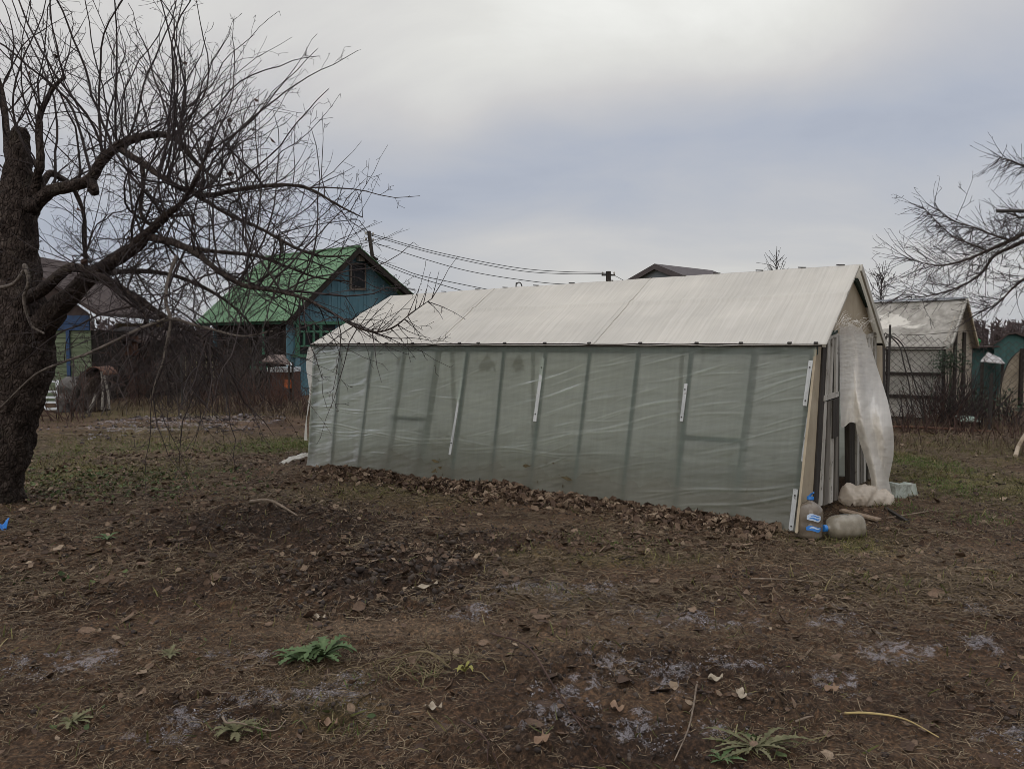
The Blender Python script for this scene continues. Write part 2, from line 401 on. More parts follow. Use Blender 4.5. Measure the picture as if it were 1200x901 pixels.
# roof film: dusty off-white with rain streaks down the slope
t = NT('roof_film'); mpv = t.coords((26, .5, 1), (0, 0, 0), 'UV'); s1 = t.noise(mpv, 1.5, 6, .65)
s2 = t.noise(t.coords((1, 1, 1), kind='UV'), 1.1, 4, .6)
c = t.ramp(s1, [(.36, .34, .30), (.415, .396, .355), (.465, .445, .41)], .25, .75)
c = t.mix(.35, c, t.ramp(s2, [(.60,) * 3, (1.15,) * 3], .3, .7), 'MULTIPLY')
nb = t.bump(s1, .12, .02)
d = t.n('ShaderNodeBsdfDiffuse'); t.l(c, d.inputs[0]); t.l(nb, d.inputs['Normal'])
tl = t.n('ShaderNodeBsdfTranslucent'); t.l(t.mix(1.0, c, (.62, .60, .55), 'MULTIPLY'), tl.inputs[0])
a1 = t.n('ShaderNodeAddShader'); t.l(d.outputs[0], a1.inputs[0]); t.l(tl.outputs[0], a1.inputs[1])
g = t.n('ShaderNodeBsdfGlossy'); g.inputs['Roughness'].default_value = .45; m2 = t.n('ShaderNodeMixShader'); m2.inputs[0].default_value = .04
t.l(a1.outputs[0], m2.inputs[1]); t.l(g.outputs[0], m2.inputs[2]); ROOFM = t.out(m2.outputs[0])

GREENWOOD = mat('green_painted_wood', [(.009, .022, .016), (.016, .034, .025), (.026, .047, .036)], 9, .75, .4, stretch=(1, 1, .2))
OLDWHITE = mat('old_white_paint', [(.22, .20, .17), (.36, .34, .30), (.45, .43, .39)], 14, .7, .35, stretch=(1, 1, .12), dirt=(.10, .085, .065), dsc=9, dlo=.55, dhi=.66)
GREYWOOD = mat('weathered_grey_wood', [(.07, .062, .052), (.14, .125, .105), (.21, .19, .16)], 10, .9, .6, stretch=(2, 2, .15))
DARKWOOD = mat('dark_wet_wood', [(.018, .015, .013), (.035, .029, .024), (.06, .05, .042)], 10, .9, .6, stretch=(2, 2, .15))
SHADE = mat('painted_gap_shade', [(.012, .010, .008), (.022, .018, .015)], 6, .95, .3)  # near-black colour standing in for the shade in the gable gaps
BEIGE = mat('beige_hardboard', [(.27, .22, .15), (.33, .275, .195), (.39, .33, .24)], 3, .75, .15, dirt=(.16, .125, .085), dsc=3.5, dlo=.58, dhi=.8)
BATTENM = mat('white_batten', [(.33, .34, .33), (.47, .48, .47), (.55, .56, .55)], 12, .6, .3, stretch=(1, 1, .2), dirt=(.13, .12, .10), dsc=14, dlo=.6, dhi=.7)
IRON = mat('dark_iron', [(.02, .018, .016), (.045, .038, .032)], 20, .7, .4, spec=.4)
RUST = mat('rusty_iron', [(.05, .025, .017), (.10, .05, .033), (.14, .075, .05)], 12, .85, .5)

gh = thing('greenhouse', tuple((B0 + B2 + B1 + B3) / 4), 'long pitched greenhouse of milky film over green posts with an off white roof', 'greenhouse')

# ---- long wall film with creases
LEN = (T1 - T0).length
def wall_pt(A, B, C, D, u, v): return lerp(lerp(A, B, u), lerp(C, D, u), v)
crease = []
cr_r = random.Random(5)
for k in range(60):
    u0 = cr_r.uniform(.02, .98); v0 = cr_r.uniform(.12, .97); ln = cr_r.uniform(.15, 1.0)
    sl = cr_r.uniform(.10, .34) if u0 < .62 else cr_r.uniform(-.05, .12)
    crease.append((u0 * LEN, v0 * 1.6, ln, -sl, cr_r.uniform(.003, .008), cr_r.uniform(.005, .012)))
for (u0, v0, ln, sl) in [(.86, .50, 2.2, -.02), (.9, .36, 3.2, .02), (.8, .32, 4.5, .0), (.25, .62, 1.6, -.25), (.3, .5, 2.0, -.22), (.35, .43, 1.9, -.2), (.12, .18, 1.8, -.16), (.1, .12, 1.4, -.2), (.45, .3, 2.5, -.03), (.02, .86, .9, -.22), (.03, .8, .8, -.3), (.42, .8, 1.2, -.3), (.4, .7, 1.3, -.28), (.38, .6, 1.5, -.25)]:
    crease.append((u0 * LEN, v0 * 1.6, ln, sl, .008, .010)); crease.append((u0 * LEN + .1, v0 * 1.6 - .035, ln * .8, sl * 1.15, .005, .007))
POSTB = [387, 418, 450, 487, 527, 574, 619, 670, 727, 789, 857]
POSTT = [400, 437, 473, 511, 549, 591, 640, 692, 749, 811, 884]
def u_on(A, B, px):
    lo, hi = -.05, 1.05
    for _ in range(40):
        m = (lo + hi) / 2
        if proj(lerp(A, B, m))[0] > px: lo = m      # px falls as u grows
        else: hi = m
    return lo
ub = [u_on(B0, B1, p) for p in POSTB]; ut = [u_on(T0, T1, p) for p in POSTT]
WN = (B0 - B1).cross(T0 - B0).normalized()
if WN.y > 0: WN = -WN
um = sorted([(a + b) / 2 for a, b in zip(ub, ut)] + [0, 1])
NU, NV = 1000, 240
U, Vv = np.meshgrid(np.linspace(0, 1, NU + 1), np.linspace(0, 1, NV + 1))
off = np.zeros_like(U); creasev = np.zeros_like(U); su = U * LEN; sv = Vv * 1.6
for (u0, v0, ln, sl, am, wd) in crease:
    d = sv - (v0 + (su - u0) * sl + .02 * np.sin((su - u0) * 5 + u0 * 9)); x = (su - u0) / (ln / 2)
    cv = np.exp(-(d / wd) ** 2) * np.clip(1 - x * x, 0, 1); off += am * cv; creasev = np.maximum(creasev, cv * am / .009)
shear = np.interp(Vv, [0, 1], [0, 1])
umid = np.array(um)
pos = np.zeros_like(U)
for k in range(len(um) - 1):
    a = np.interp(U, [0, 1], [0, 1]); m = (U >= umid[k]) & (U <= umid[k + 1]); x = (U - umid[k]) / (umid[k + 1] - umid[k] + 1e-6)
    pos = np.where(m, -np.sin(np.pi * x) * .022 * np.sin(np.pi * np.clip(Vv, 0, 1)), pos)
off += .15 * pos + .012 * (fbm(su * 1.6 + sv * 1.1, sv * 3.0 - su * .5, 90, 4) - .5) + .012 * (fbm(su * 2.2 - sv * .4, (sv + su * .22) * 14, 95, 3) - .5)
off += .05 * np.exp(-(Vv / .06) ** 2) * fbm(su * 3, sv * 2, 96, 3)
for a_, b_ in zip(ub, ut):      # the film is stretched tight over each post
    du = (U - (a_ + (b_ - a_) * Vv)) * LEN; wt = np.exp(-(du / .075) ** 2); off = off * (1 - .9 * wt) + .003 * wt
def A_(p): return np.array(tuple(p))
PT = ((A_(B0)[None, None] * (1 - U[..., None]) + A_(B1)[None, None] * U[..., None]) * (1 - Vv[..., None]) + (A_(T0)[None, None] * (1 - U[..., None]) + A_(T1)[None, None] * U[..., None]) * Vv[..., None]) + off[..., None] * A_(WN)[None, None]
PT[..., 2] -= .05 * (1 - Vv) ** 6
mb = MB(); mb.v = [tuple(q) for q in PT.reshape(-1, 3)]
for j in range(NV):
    for i in range(NU):
        a = j * (NU + 1) + i; mb.f.append((a, a + 1, a + NU + 2, a + NU + 1))
wo_ = mb.build('wall_film', FILM, gh, smooth=True, uv=np.stack([su.ravel(), sv.ravel()], 1))
ca = wo_.data.attributes.new('crease', 'FLOAT', 'POINT'); ca.data.foreach_set('value', creasev.ravel().astype(np.float32))
# far gable, right wall: film too
def film_quad(name, a, b, c, d, m, nu=30, nv=20, amp=.02, parent=gh):
    mb = MB(); a, b, c, d = map(V, (a, b, c, d)); n = (b - a).cross(c - a).normalized(); uv = []
    def fn(u, v):
        uv.append((u * (b - a).length, v * (c - a).length))
        return lerp(lerp(a, b, u), lerp(c, d, u), v) + n * (amp * (float(fbm(u * 7, v * 5 + u * 2, 33, 3)) - .5) * min(1, 8 * u, 8 * (1 - u), 8 * v + .1, 8 * (1 - v)))
    mb.grid(fn, nu, nv); return mb.build(name, m, parent, smooth=True, uv=uv)
film_quad('wall_film', B2, B3, T2, T3, FILM)
film_quad('wall_film', B1, B3, T1, T3, FILM)
mb = MB(); mb.prism([T1 + UPZ * .003, T3 + UPZ * .003, Q1 - UPZ * .05], AL * -.004); mb.build('gable_film', FILM_WHITE, gh)
# frayed sleeve of film on the far corner
mb = MB(); uv = []
def fn(u, v):
    uv.append((u * .2, v * 1.4)); q = lerp(lerp(B1, T1, .22 + v * .76), lerp(B1, T1, .22 + v * .76) + AL * (.045 + .025 * math.sin(v * 9)), u)
    return q + WN * (.03 * math.sin(u * 3 + v * 6) + .02)
mb.grid(fn, 6, 30); mb.build('corner_sleeve', FILM_WHITE, gh, smooth=True, uv=uv)

# ---- frame behind the film
WID = [.038, .034, .042, .06, .040, .036, .038, .036, .040, .042, .06]
IN = [.002, .002, .03, .05, .002, .002, .002, .002, .002, .002, .045]
for a, b, w_, i_ in zip(ub, ut, WID, IN):
    MB().beam(lerp(B0, B1, a) - WN * (i_ + w_ * .3) - UPZ * .05, lerp(T0, T1, b) - WN * (i_ + w_ * .3), w_ * .6, w_, WN.cross(UPZ)).build('post', GREENWOOD, gh)
for A, Bm in ((B0, T0), (B1, T1)):
    s_ = AL * (.03 if A is B0 else -.03)
    MB().beam(A + s_ - WN * .045 - UPZ * .05, Bm + s_ - WN * .045, .05, .05, AP).build('post', GREENWOOD, gh)
for A, Bm in ((B2, T2), (B3, T3)):
    s_ = AL * (.03 if A is B2 else -.03)
    MB().beam(A + s_ - AP * .06 - UPZ * .05, Bm + s_ - AP * .06, .05, .05, AP).build('post', GREENWOOD, gh)
for k in (3, 6):
    MB().beam(lerp(B2, B3, k / 8) - AP * .06, lerp(T2, T3, k / 8) - AP * .06, .05, .04, AL).build('post', GREENWOOD, gh)
MB().beam(T0 - WN * .034 - UPZ * .04, T1 - WN * .034 - UPZ * .04, .05, .07).build('wall_plate', GREENWOOD, gh)
MB().beam(T2 - AP * .05 - UPZ * .045, T3 - AP * .05 - UPZ * .045, .07, .05).build('wall_plate', GREENWOOD, gh)
def wallp(px, py, o=0.0): return PL(px, py, B0, WN) + WN * o
for (x0, y0, x1, y1, w_) in [(458, 488.5, 496, 491, .045), (797, 512, 867, 516, .045)]:
    MB().beam(wallp(x0, y0, -.026), wallp(x1, y1, -.03), .03, w_).build('crossbar', GREENWOOD, gh)
for (x0, y0, x1, y1, w_) in [(528.5, 533, 547.5, 417, .030), (628, 494, 638, 420, .040), (799.5, 494, 805, 450, .032), (942, 541, 948.5, 490, .035), (944, 476, 951, 423, .036), (927.5, 622, 933.5, 573, .04)]:
    b = MB().beam(wallp(x0, y0, .022), wallp(x1, y1, .022), .016, w_, AL).build('batten', BATTENM, gh, bevel=.003)
    for q in (.12, .85): MB().box(lerp(wallp(x0, y0, .034), wallp(x1, y1, .034), q), .010, .010, .010, AL, UPZ).build('screw', IRON, b)
for (x0, y0, x1, y1) in [(431.5, 450, 436.5, 418), (370, 453, 371, 420), (467, 428, 470, 418)]:
    MB().beam(wallp(x0, y0, .02), wallp(x1, y1, .02), .014, .028, AL).build('batten', GREYWOOD, gh)

# ---- roof: three overlapping sheets on the near slope, one beyond
DOWN = (E0 - Q0).normalized(); RN = (E1 - E0).cross(Q0 - E0).normalized()
if RN.z < 0: RN = -RN
SE = [0, u_on(E0, E1, 693), u_on(E0, E1, 508), 1]; SQ = [0, u_on(Q0, Q1, 761), u_on(Q0, Q1, 578), 1]
rl = (E1 - E0).length; sl_ = (Q0 - E0).length
for k in range(3):
    mb = MB(); uv = []; lift = .002 * (1 - k)
    ue0, ue1 = SE[k] - (.004 if k else 0), SE[k + 1] + (.006 if k < 2 else 0); uq0, uq1 = SQ[k] - (.004 if k else 0), SQ[k + 1] + (.006 if k < 2 else 0)
    def fn(u, v):
        e = lerp(E0, E1, lerp(ue0, ue1, u)); q = lerp(Q0, Q1, lerp(uq0, uq1, u)); p = lerp(e, q, v); uu = lerp(ue0, ue1, u) * rl
        uv.append((uu, v * sl_ + k * 3.1))
        b = .020 * math.exp(-((v - .60) / .018) ** 2) + .004 * math.exp(-((v - .31) / .02) ** 2)
        edge = min(1, 14 * u, 14 * (1 - u))
        w_ = .006 * (float(vn(uu * 3, v * 3, 14)) - .5) * 2 * edge - .008 * math.sin(math.pi * min(1, abs(v - .3) * 1.6)) * edge
        cornerl = .006 * (1 - min(1, 14 * u)) * (1 if k else 0)
        return p + RN * (lift + b + w_ + cornerl)
    mb.grid(fn, 60, 44); mb.build('roof_sheet', ROOFM, gh, smooth=True, uv=uv, solid=.003)
film_quad('roof_sheet', E2, E3, Q0 - UPZ * .004, Q1 - UPZ * .004, ROOFM, 40, 12, .01)
MB().beam(E0 + RN * -.014 + DOWN * -.02, E1 + RN * -.014 + DOWN * -.02, .02, .03).build('eave_lath', DARKWOOD, gh)
MB().beam(E2 - UPZ * .018 - AP * .02, E3 - UPZ * .018 - AP * .02, .02, .03).build('eave_lath', DARKWOOD, gh)
MB().beam(Q0 - UPZ * .05 - AL * -.1, Q1 - UPZ * .05, .03, .06).build('ridge_beam', GREENWOOD, gh)
for k in range(7):
    q = k / 6; MB().beam(lerp(E0, E1, min(max(q, .03), .98)) - RN * .04 + DOWN * -.1, lerp(Q0, Q1, min(max(q, .03), .98)) - UPZ * .07, .04, .04, AL).build('rafter', GREENWOOD, gh)
    MB().beam(lerp(E2, E3, min(max(q, .03), .98)) - UPZ * .05 - AP * .1, lerp(Q0, Q1, min(max(q, .03), .98)) - UPZ * .07, .04, .04, AL).build('rafter', GREENWOOD, gh)
# clips and nail heads along the eave and the ridge
for px in (388, 420, 452, 483, 538, 560, 591, 638, 690, 750, 816, 868, 925, 956):
    q = lerp(E0, E1, u_on(E0, E1, px)); MB().box(q + RN * .012 - DOWN * .012, .035, .02, .012, AL, RN).build('clip', IRON, gh)
for px in (520, 560, 592, 628, 670, 715, 760, 800, 840, 890, 940, 985):
    q = lerp(Q0, Q1, u_on(Q0, Q1, px)); MB().beam(q + UPZ * .006 - AL * .04, q + UPZ * .012 + AL * .04, .012, .01).build('clip', IRON, gh)

# ---- the open near gable
def gp(px, py, o=0.0): return PL(px, py, T0 + GN * o, GN)
PANEG = mat('dusty_glass', [(.030, .028, .024), (.055, .050, .043)], 5, .4, .05, spec=.15)
def gpoly(name, pts, m, o=0.01, th=.025, parent=gh, bevel=None):
    return MB().prism([gp(x, y, o) for x, y in pts], GN * -th).build(name, m, parent, bevel=bevel)
gpoly('gable_panel', [(966, 394), (1004.5, 319), (1031, 381), (1032, 392)], BEIGE, .004, .01)
gpoly('corner_panel', [(957.5, 406), (964.6, 404), (962, 480), (953.5, 596), (934.5, 624.5)], BEIGE, .0, .02)
gpoly('door_post', [(964.8, 404), (969.6, 402), (966.5, 470), (959, 591), (953.6, 595)], DARKWOOD, .014, .03)
gpoly('gap_shade_sheet', [(969, 396), (984, 391), (983.5, 586), (958, 593)], SHADE, -.012, .01)  # added dark sheet: paints the gaps shaded, hides the pale film behind
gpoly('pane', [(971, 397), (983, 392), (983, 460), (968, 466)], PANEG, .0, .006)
fr = gpoly('window_frame', [(970.6, 397.5), (973.8, 396), (970.6, 467), (967.2, 468)], OLDWHITE, .02, .025)
for pts in ([(975.9, 395.5), (977.8, 395), (975.2, 464), (973.3, 464.6)], [(980.3, 394), (982.8, 393.2), (982, 461), (979.5, 461.8)], [(970.4, 394.5), (983.2, 390.6), (983.2, 394.4), (970.4, 398.6)], [(967, 463.6), (983.2, 458.6), (983.2, 464.4), (966.6, 470)]):
    gpoly('sash_bar', pts, OLDWHITE, .026, .02, fr)
gpoly('window_lintel', [(970.5, 390.6), (982, 386.8), (982, 390), (970.5, 394.2)], GREENWOOD, .03, .03)
gpoly('board', [(966.4, 471), (969.4, 470), (963.8, 592), (960.2, 593.5)], OLDWHITE, .018, .022)
gpoly('board', [(970.6, 470), (974.2, 469), (970.8, 590), (966.2, 592)], GREYWOOD, .012, .016)
gpoly('board', [(975.4, 469), (978.0, 468), (976.2, 588), (972.9, 589.6)], OLDWHITE, .02, .022)
gpoly('board', [(979.4, 468), (982.6, 466.6), (982.4, 585), (978.2, 587)], GREYWOOD, .014, .018)
gpoly('board', [(976.6, 469), (983.4, 466), (982.8, 511), (976.0, 514)], DARKWOOD, .034, .012)
gpoly('door_jamb', [(995, 420), (1003, 414), (1003, 569), (996, 573)], DARKWOOD, -.02, .05)
gpoly('door_jamb', [(1004.0, 414), (1007.2, 412.5), (1007.2, 567.5), (1004.0, 569)], OLDWHITE, .0, .03)
gpoly('board', [(1008.6, 411), (1011.0, 409.8), (1011.0, 566), (1008.6, 567)], GREYWOOD, .0, .025)
gpoly('board', [(1012.6, 411), (1015.0, 409.8), (1015.0, 564), (1012.6, 565)], OLDWHITE, .0, .025)
gpoly('gap_shade_sheet', [(1008, 411), (1036, 396), (1036, 555), (1008, 567)], SHADE, -.03, .01)  # second added sheet, gap shade painted behind the boards right of the door
fr = gpoly('window_frame', [(1017.5, 397), (1020, 396), (1020, 440), (1017.5, 441)], OLDWHITE, .03, .03)
for pts in ([(1022, 396), (1023.2, 396), (1023.2, 440), (1022, 440)], [(1025.4, 395), (1027.2, 394), (1027.2, 440), (1025.4, 441)], [(1017.5, 392), (1027.2, 389), (1027.2, 393), (1017.5, 396)]):
    gpoly('sash_bar', pts, OLDWHITE, .034, .02, fr)
gpoly('board', [(1019, 442), (1026, 440), (1026, 560), (1019, 562)], GREYWOOD, .0, .022)
gpoly('corner_panel', [(1028.0, 394), (1034, 390), (1035, 556), (1028.4, 560)], BEIGE, .002, .02)
gpoly('door_post', [(1034.5, 392), (1037, 391), (1037.5, 553), (1035.2, 555)], DARKWOOD, .0, .05)
gpoly('bargeboard', [(1003.2, 330), (1005.6, 326), (1035.2, 390), (1032, 392.5)], GREENWOOD, .03, .03)
# fascia on both rakes: the roof film is folded round it
def fascia(a, b, o):
    d = (b - a).normalized(); n = GN.cross(d); n = n if n.z < 0 else -n
    MB().prism([a, b, b + n * .075, a + n * .075], GN * .02).build('bargeboard', BARGE, gh)
BARGE = mat('film_covered_board', [(.33, .31, .26), (.40, .375, .32), (.46, .435, .38)], 5, .6, .2)
fascia(Q0 + GN * .004 + UPZ * .0, E2 + GN * .004, 0)
MB().beam(E0 + AL * .02 - RN * .012, Q0 + AL * .02 - RN * .012 - UPZ * .01, .03, .022, RN).build('bargeboard', BARGE, gh)

# ---- loose film hanging in the doorway, swelling out of the gable
RMAIN = [(381, 992, 1012), (390, 994, 1015.5), (397, 996, 1018.5), (420, 998, 1024.5), (440, 999, 1031), (455, 1000, 1036), (470, 1001, 1040.5), (487, 1001.5, 1044), (506, 1004, 1047), (520, 1008, 1047.6), (535, 1013, 1047), (550, 1018, 1044), (563, 1021, 1041.5), (574, 1021, 1044), (584, 1019, 1047), (592, 1020, 1046), (597, 1026, 1041)]
RFLAP = [(382, 983.6, 1000), (400, 983.6, 1003), (420, 983.8, 1005), (450, 984.2, 1007), (480, 985, 1007), (500, 985.5, 1006)]
sheet = thing('plastic_sheet', tuple(gp(1000, 500)), 'crumpled whitish plastic film hanging out of the open doorway of the long greenhouse', 'plastic sheet')
def row_at(R_, y):
    for a, b in zip(R_, R_[1:]):
        if a[0] <= y <= b[0]:
            k = (y - a[0]) / (b[0] - a[0]); return lerp(a[1], b[1], k), lerp(a[2], b[2], k)
    return R_[-1][1:] if y > R_[0][0] else R_[0][1:]
def curtain(R_, y0, y1, nu, nv, seed, back):
    mb = MB(); uv = []
    def fn(u, v):
        y = lerp(y0(u), y1(u), v); l, r = row_at(R_, y); x = lerp(l, r, u); k = (y - 382) / 210; uq = (x - 984) / 62
        o = .02 - back + (.02 + .035 * k) * math.sin(uq * 12 + k * 4 + seed) + .035 * math.sin(uq * 5.2 - k * 3)
        o += .05 * (float(fbm(uq * 5 + k * 3, k * 4 + seed, 12, 3)) - .5) + .035 * (float(fbm(uq * 7 - k * 2, k * 17 + uq * 6, 19, 4)) - .5)
        o += .016 * (abs(float(fbm(uq * 12 + k * 12, k * 24 - uq * 12, 23, 3)) - .5) * 2)
        d = uq - .30 - .75 * max(0, k - .35); o += .075 * math.exp(-(d / .09) ** 2) - .05 * math.exp(-((d - .17) / .07) ** 2) + .03 * math.exp(-((d - .34) / .06) ** 2)
        if R_ is RMAIN: o -= .10 * (abs(2 * u - 1) ** 3)          # edges curl back, the middle swells
        uv.append((uq * .9, k * 1.6)); m_ = min(1, k * 1.7); D = lerp(gp(x, y).y - .03, 7.62 + .30 * uq, m_ * m_ * (3 - 2 * m_)); return P(x, y, D - o * .9)
    mb.grid(fn, nu, nv); return mb, uv
mb, uv = curtain(RFLAP, lambda u: 382, lambda u: 500 - 7 * u + 1.5 * math.sin(u * 9), 26, 70, .3, .03)
mb.build('side_flap', FILM_CURT, sheet, smooth=True, uv=uv)
mb, uv = curtain(RMAIN, lambda u: 381 - 2.5 * math.sin(u * 7), lambda u: 597, 48, 130, 1.7, .0)
mb.build('hanging_film', FILM_CURT, sheet, smooth=True, uv=uv)
# bundle on the ground
c_ = [P(1042, 583, 7.80), P(1034, 586, 7.76), P(1022, 584, 7.72), P(1008, 581, 7.70), P(996, 582, 7.68), P(984, 586, 7.66)]
bp = cr(c_, 80); mb = MB(); uv = []
def bf(u, v):
    i = min(80, int(round(u * 80))); p = bp[i]; a = v * 2 * math.pi; t_ = (bp[min(i + 1, 80)] - bp[max(i - 1, 0)]).normalized()
    s_ = t_.cross(UPZ).normalized(); n_ = s_.cross(t_)
    r = .001 + .115 * min(1, (1 - u) * 6 + .2) * min(1, .55 + u * 3) * (1 + .30 * math.sin(u * 17 + 3 * math.cos(a)) * .6 * .6 + .05 * math.sin(u * 34 - 4 * a) + .03 * math.sin(u * 70 + 6 * math.sin(a * 2)) + .22 * (float(fbm(u * 9, math.cos(a) * 1.8 + math.sin(a) * 1.1, 3, 4)) - .5))
    uv.append((u, v)); q = p + (s_ * math.cos(a) + n_ * math.sin(a)) * r; q.z = max(q.z, .005 + .01 * math.sin(a * 2)); return q
mb.grid(bf, 80, 44); FILM_TAN = film_mat('muddy_film', (.35, .31, .26), (.32, .28, .235), .06, gloss=.05, rough=.45, st=.5)
mb.build('bundle', FILM_TAN, sheet, smooth=True, uv=uv)
mb = MB(); r_ = random.Random(3); uv = []
for k in range(70):
    x = r_.uniform(975, 1014); y = r_.uniform(376, 388); a = gp(x, y + 3, .05 + r_.uniform(0, .08)); d = GN * r_.uniform(.0, .14) + UPZ * r_.uniform(.0, .13) + AP * r_.uniform(-.22, .22)
    w_ = AP * .012 + UPZ * r_.uniform(-.006, .006); m_ = a + d * .6 + UPZ * .03
    mb.add([a, a + w_, m_ + w_, m_, a + d + w_ * .4, a + d], [(0, 1, 2, 3), (3, 2, 4, 5)])
mb.build('frayed_edge', FILM_CURT, sheet, uv=[(q % 7 * .1, q % 5 * .1) for q in range(len(mb.v))])

# ---- inside: soil bed, dead stems, hanging bundles seen through the film
soil = mat('bed_soil', [(.025, .02, .015), (.05, .04, .03)], 8, .95, .6)
mb = MB()
def fn(u, v):
    p = lerp(lerp(B0, B1, .02 + u * .96) + AP * .12, lerp(B0, B1, .02 + u * .96) + AP * 1.1, v); p.z = .0 + .07 * math.sin(v * math.pi) + .05 * float(vn(u * 30, v * 6, 3)); return p
mb.grid(fn, 80, 12); bed = mb.build('raised_bed', soil, smooth=True, origin=tuple(lerp(B0, B1, .5) + AP * .6)); tag(bed, 'earth bed heaped along the inside of the milky greenhouse wall', 'garden bed', None, 'structure')
DRY = mat('dry_stem', [(.06, .045, .025), (.12, .095, .05), (.17, .14, .08)], 9, .9, .3)
r_ = random.Random(8)
for k in range(16):
    u = r_.uniform(.05, .95); p = lerp(B0, B1, u) + AP * r_.uniform(.14, .5); mb = MB()
    for j in range(9):
        a = p + V((r_.uniform(-.1, .1), r_.uniform(-.1, .1), 0)); h = r_.uniform(.25, .6)
        pts = [a, a + V((r_.uniform(-.06, .06), r_.uniform(-.06, .06), h * .5)), a + V((r_.uniform(-.16, .16), r_.uniform(-.16, .16), h))]
        mb.tube(pts, [.006, .005, .002], 4)
        for q in range(5):
            b = lerp(pts[0], pts[2], r_.uniform(.2, 1)); e = V((r_.uniform(-.09, .09), r_.uniform(-.09, .09), r_.uniform(-.05, .04))); mb.add([b, b + e + UPZ * .02, b + e * 1.5, b + e - UPZ * .02], [(0, 1, 2, 3)])
    o = mb.build('dead_plant', DRY, origin=tuple(p)); tag(o, 'withered brown plant blurred behind the milky greenhouse film', 'plant', 'withered plants inside the greenhouse')
for k, (x, y, lab) in enumerate([(565, 426, 'drooping brown bundle hanging behind the film beside the full length white batten'), (602, 425, 'drooping brown bundle hanging behind the film left of the short white batten')]):
    p = wallp(x, y, -.10); mb = MB(); mb.tube([p + UPZ * .20, p + UPZ * .10], .006, 4); rr_ = random.Random(k + 2)
    for j in range(16):
        e = AL * rr_.gauss(0, .045) + AP * rr_.gauss(0, .03); mb.tube([p + UPZ * .10, p + e * .6 + UPZ * .02, p + e - UPZ * rr_.uniform(.03, .12)], [.006, .016, .005], 5)
    o = mb.build('hanging_bundle', DRY, origin=tuple(p)); tag(o, lab, 'dried bundle')

# ================================================================== water jugs, boards, block by the doorway
PET = NT('pet_with_brown_water'); t = PET; v = t.coords()
p_ = t.n('ShaderNodeBsdfPrincipled'); p_.inputs['Roughness'].default_value = .12; p_.inputs['Specular IOR Level'].default_value = .5
t.l(t.ramp(t.noise(v, 9, 4), [(.10, .08, .058), (.15, .12, .09), (.21, .175, .135)]), p_.inputs['Base Color'])
tp = t.n('ShaderNodeBsdfTransparent'); mx = t.n('ShaderNodeMixShader'); mx.inputs[0].default_value = .18; t.l(p_.outputs[0], mx.inputs[1]); t.l(tp.outputs[0], mx.inputs[2]); t.out(mx.outputs[0]); PET = t.m
t = NT('pet_pale'); v = t.coords(); pp_ = t.bsdf(t.ramp(t.noise(v, 9, 4), [(.17, .145, .105), (.24, .21, .16), (.32, .29, .23)]), .15, None, .5); tp = t.n('ShaderNodeBsdfTransparent'); mx = t.n('ShaderNodeMixShader'); mx.inputs[0].default_value = .22; t.l(pp_, mx.inputs[1]); t.l(tp.outputs[0], mx.inputs[2]); PET_PALE = t.out(mx.outputs[0])
BLUE = mat('blue_plastic', [(.02, .14, .42), (.03, .18, .50)], 6, .35, .05, spec=.5)
LABM = mat('white_label', [(.40, .48, .60), (.52, .58, .66)], 6, .5, .05)
LABB = mat('blue_label', [(.03, .15, .45), (.05, .2, .52)], 6, .5, .05)
DARKINK = mat('grey_ink', [(.09, .09, .09), (.12, .12, .12)], 6, .6, .05)
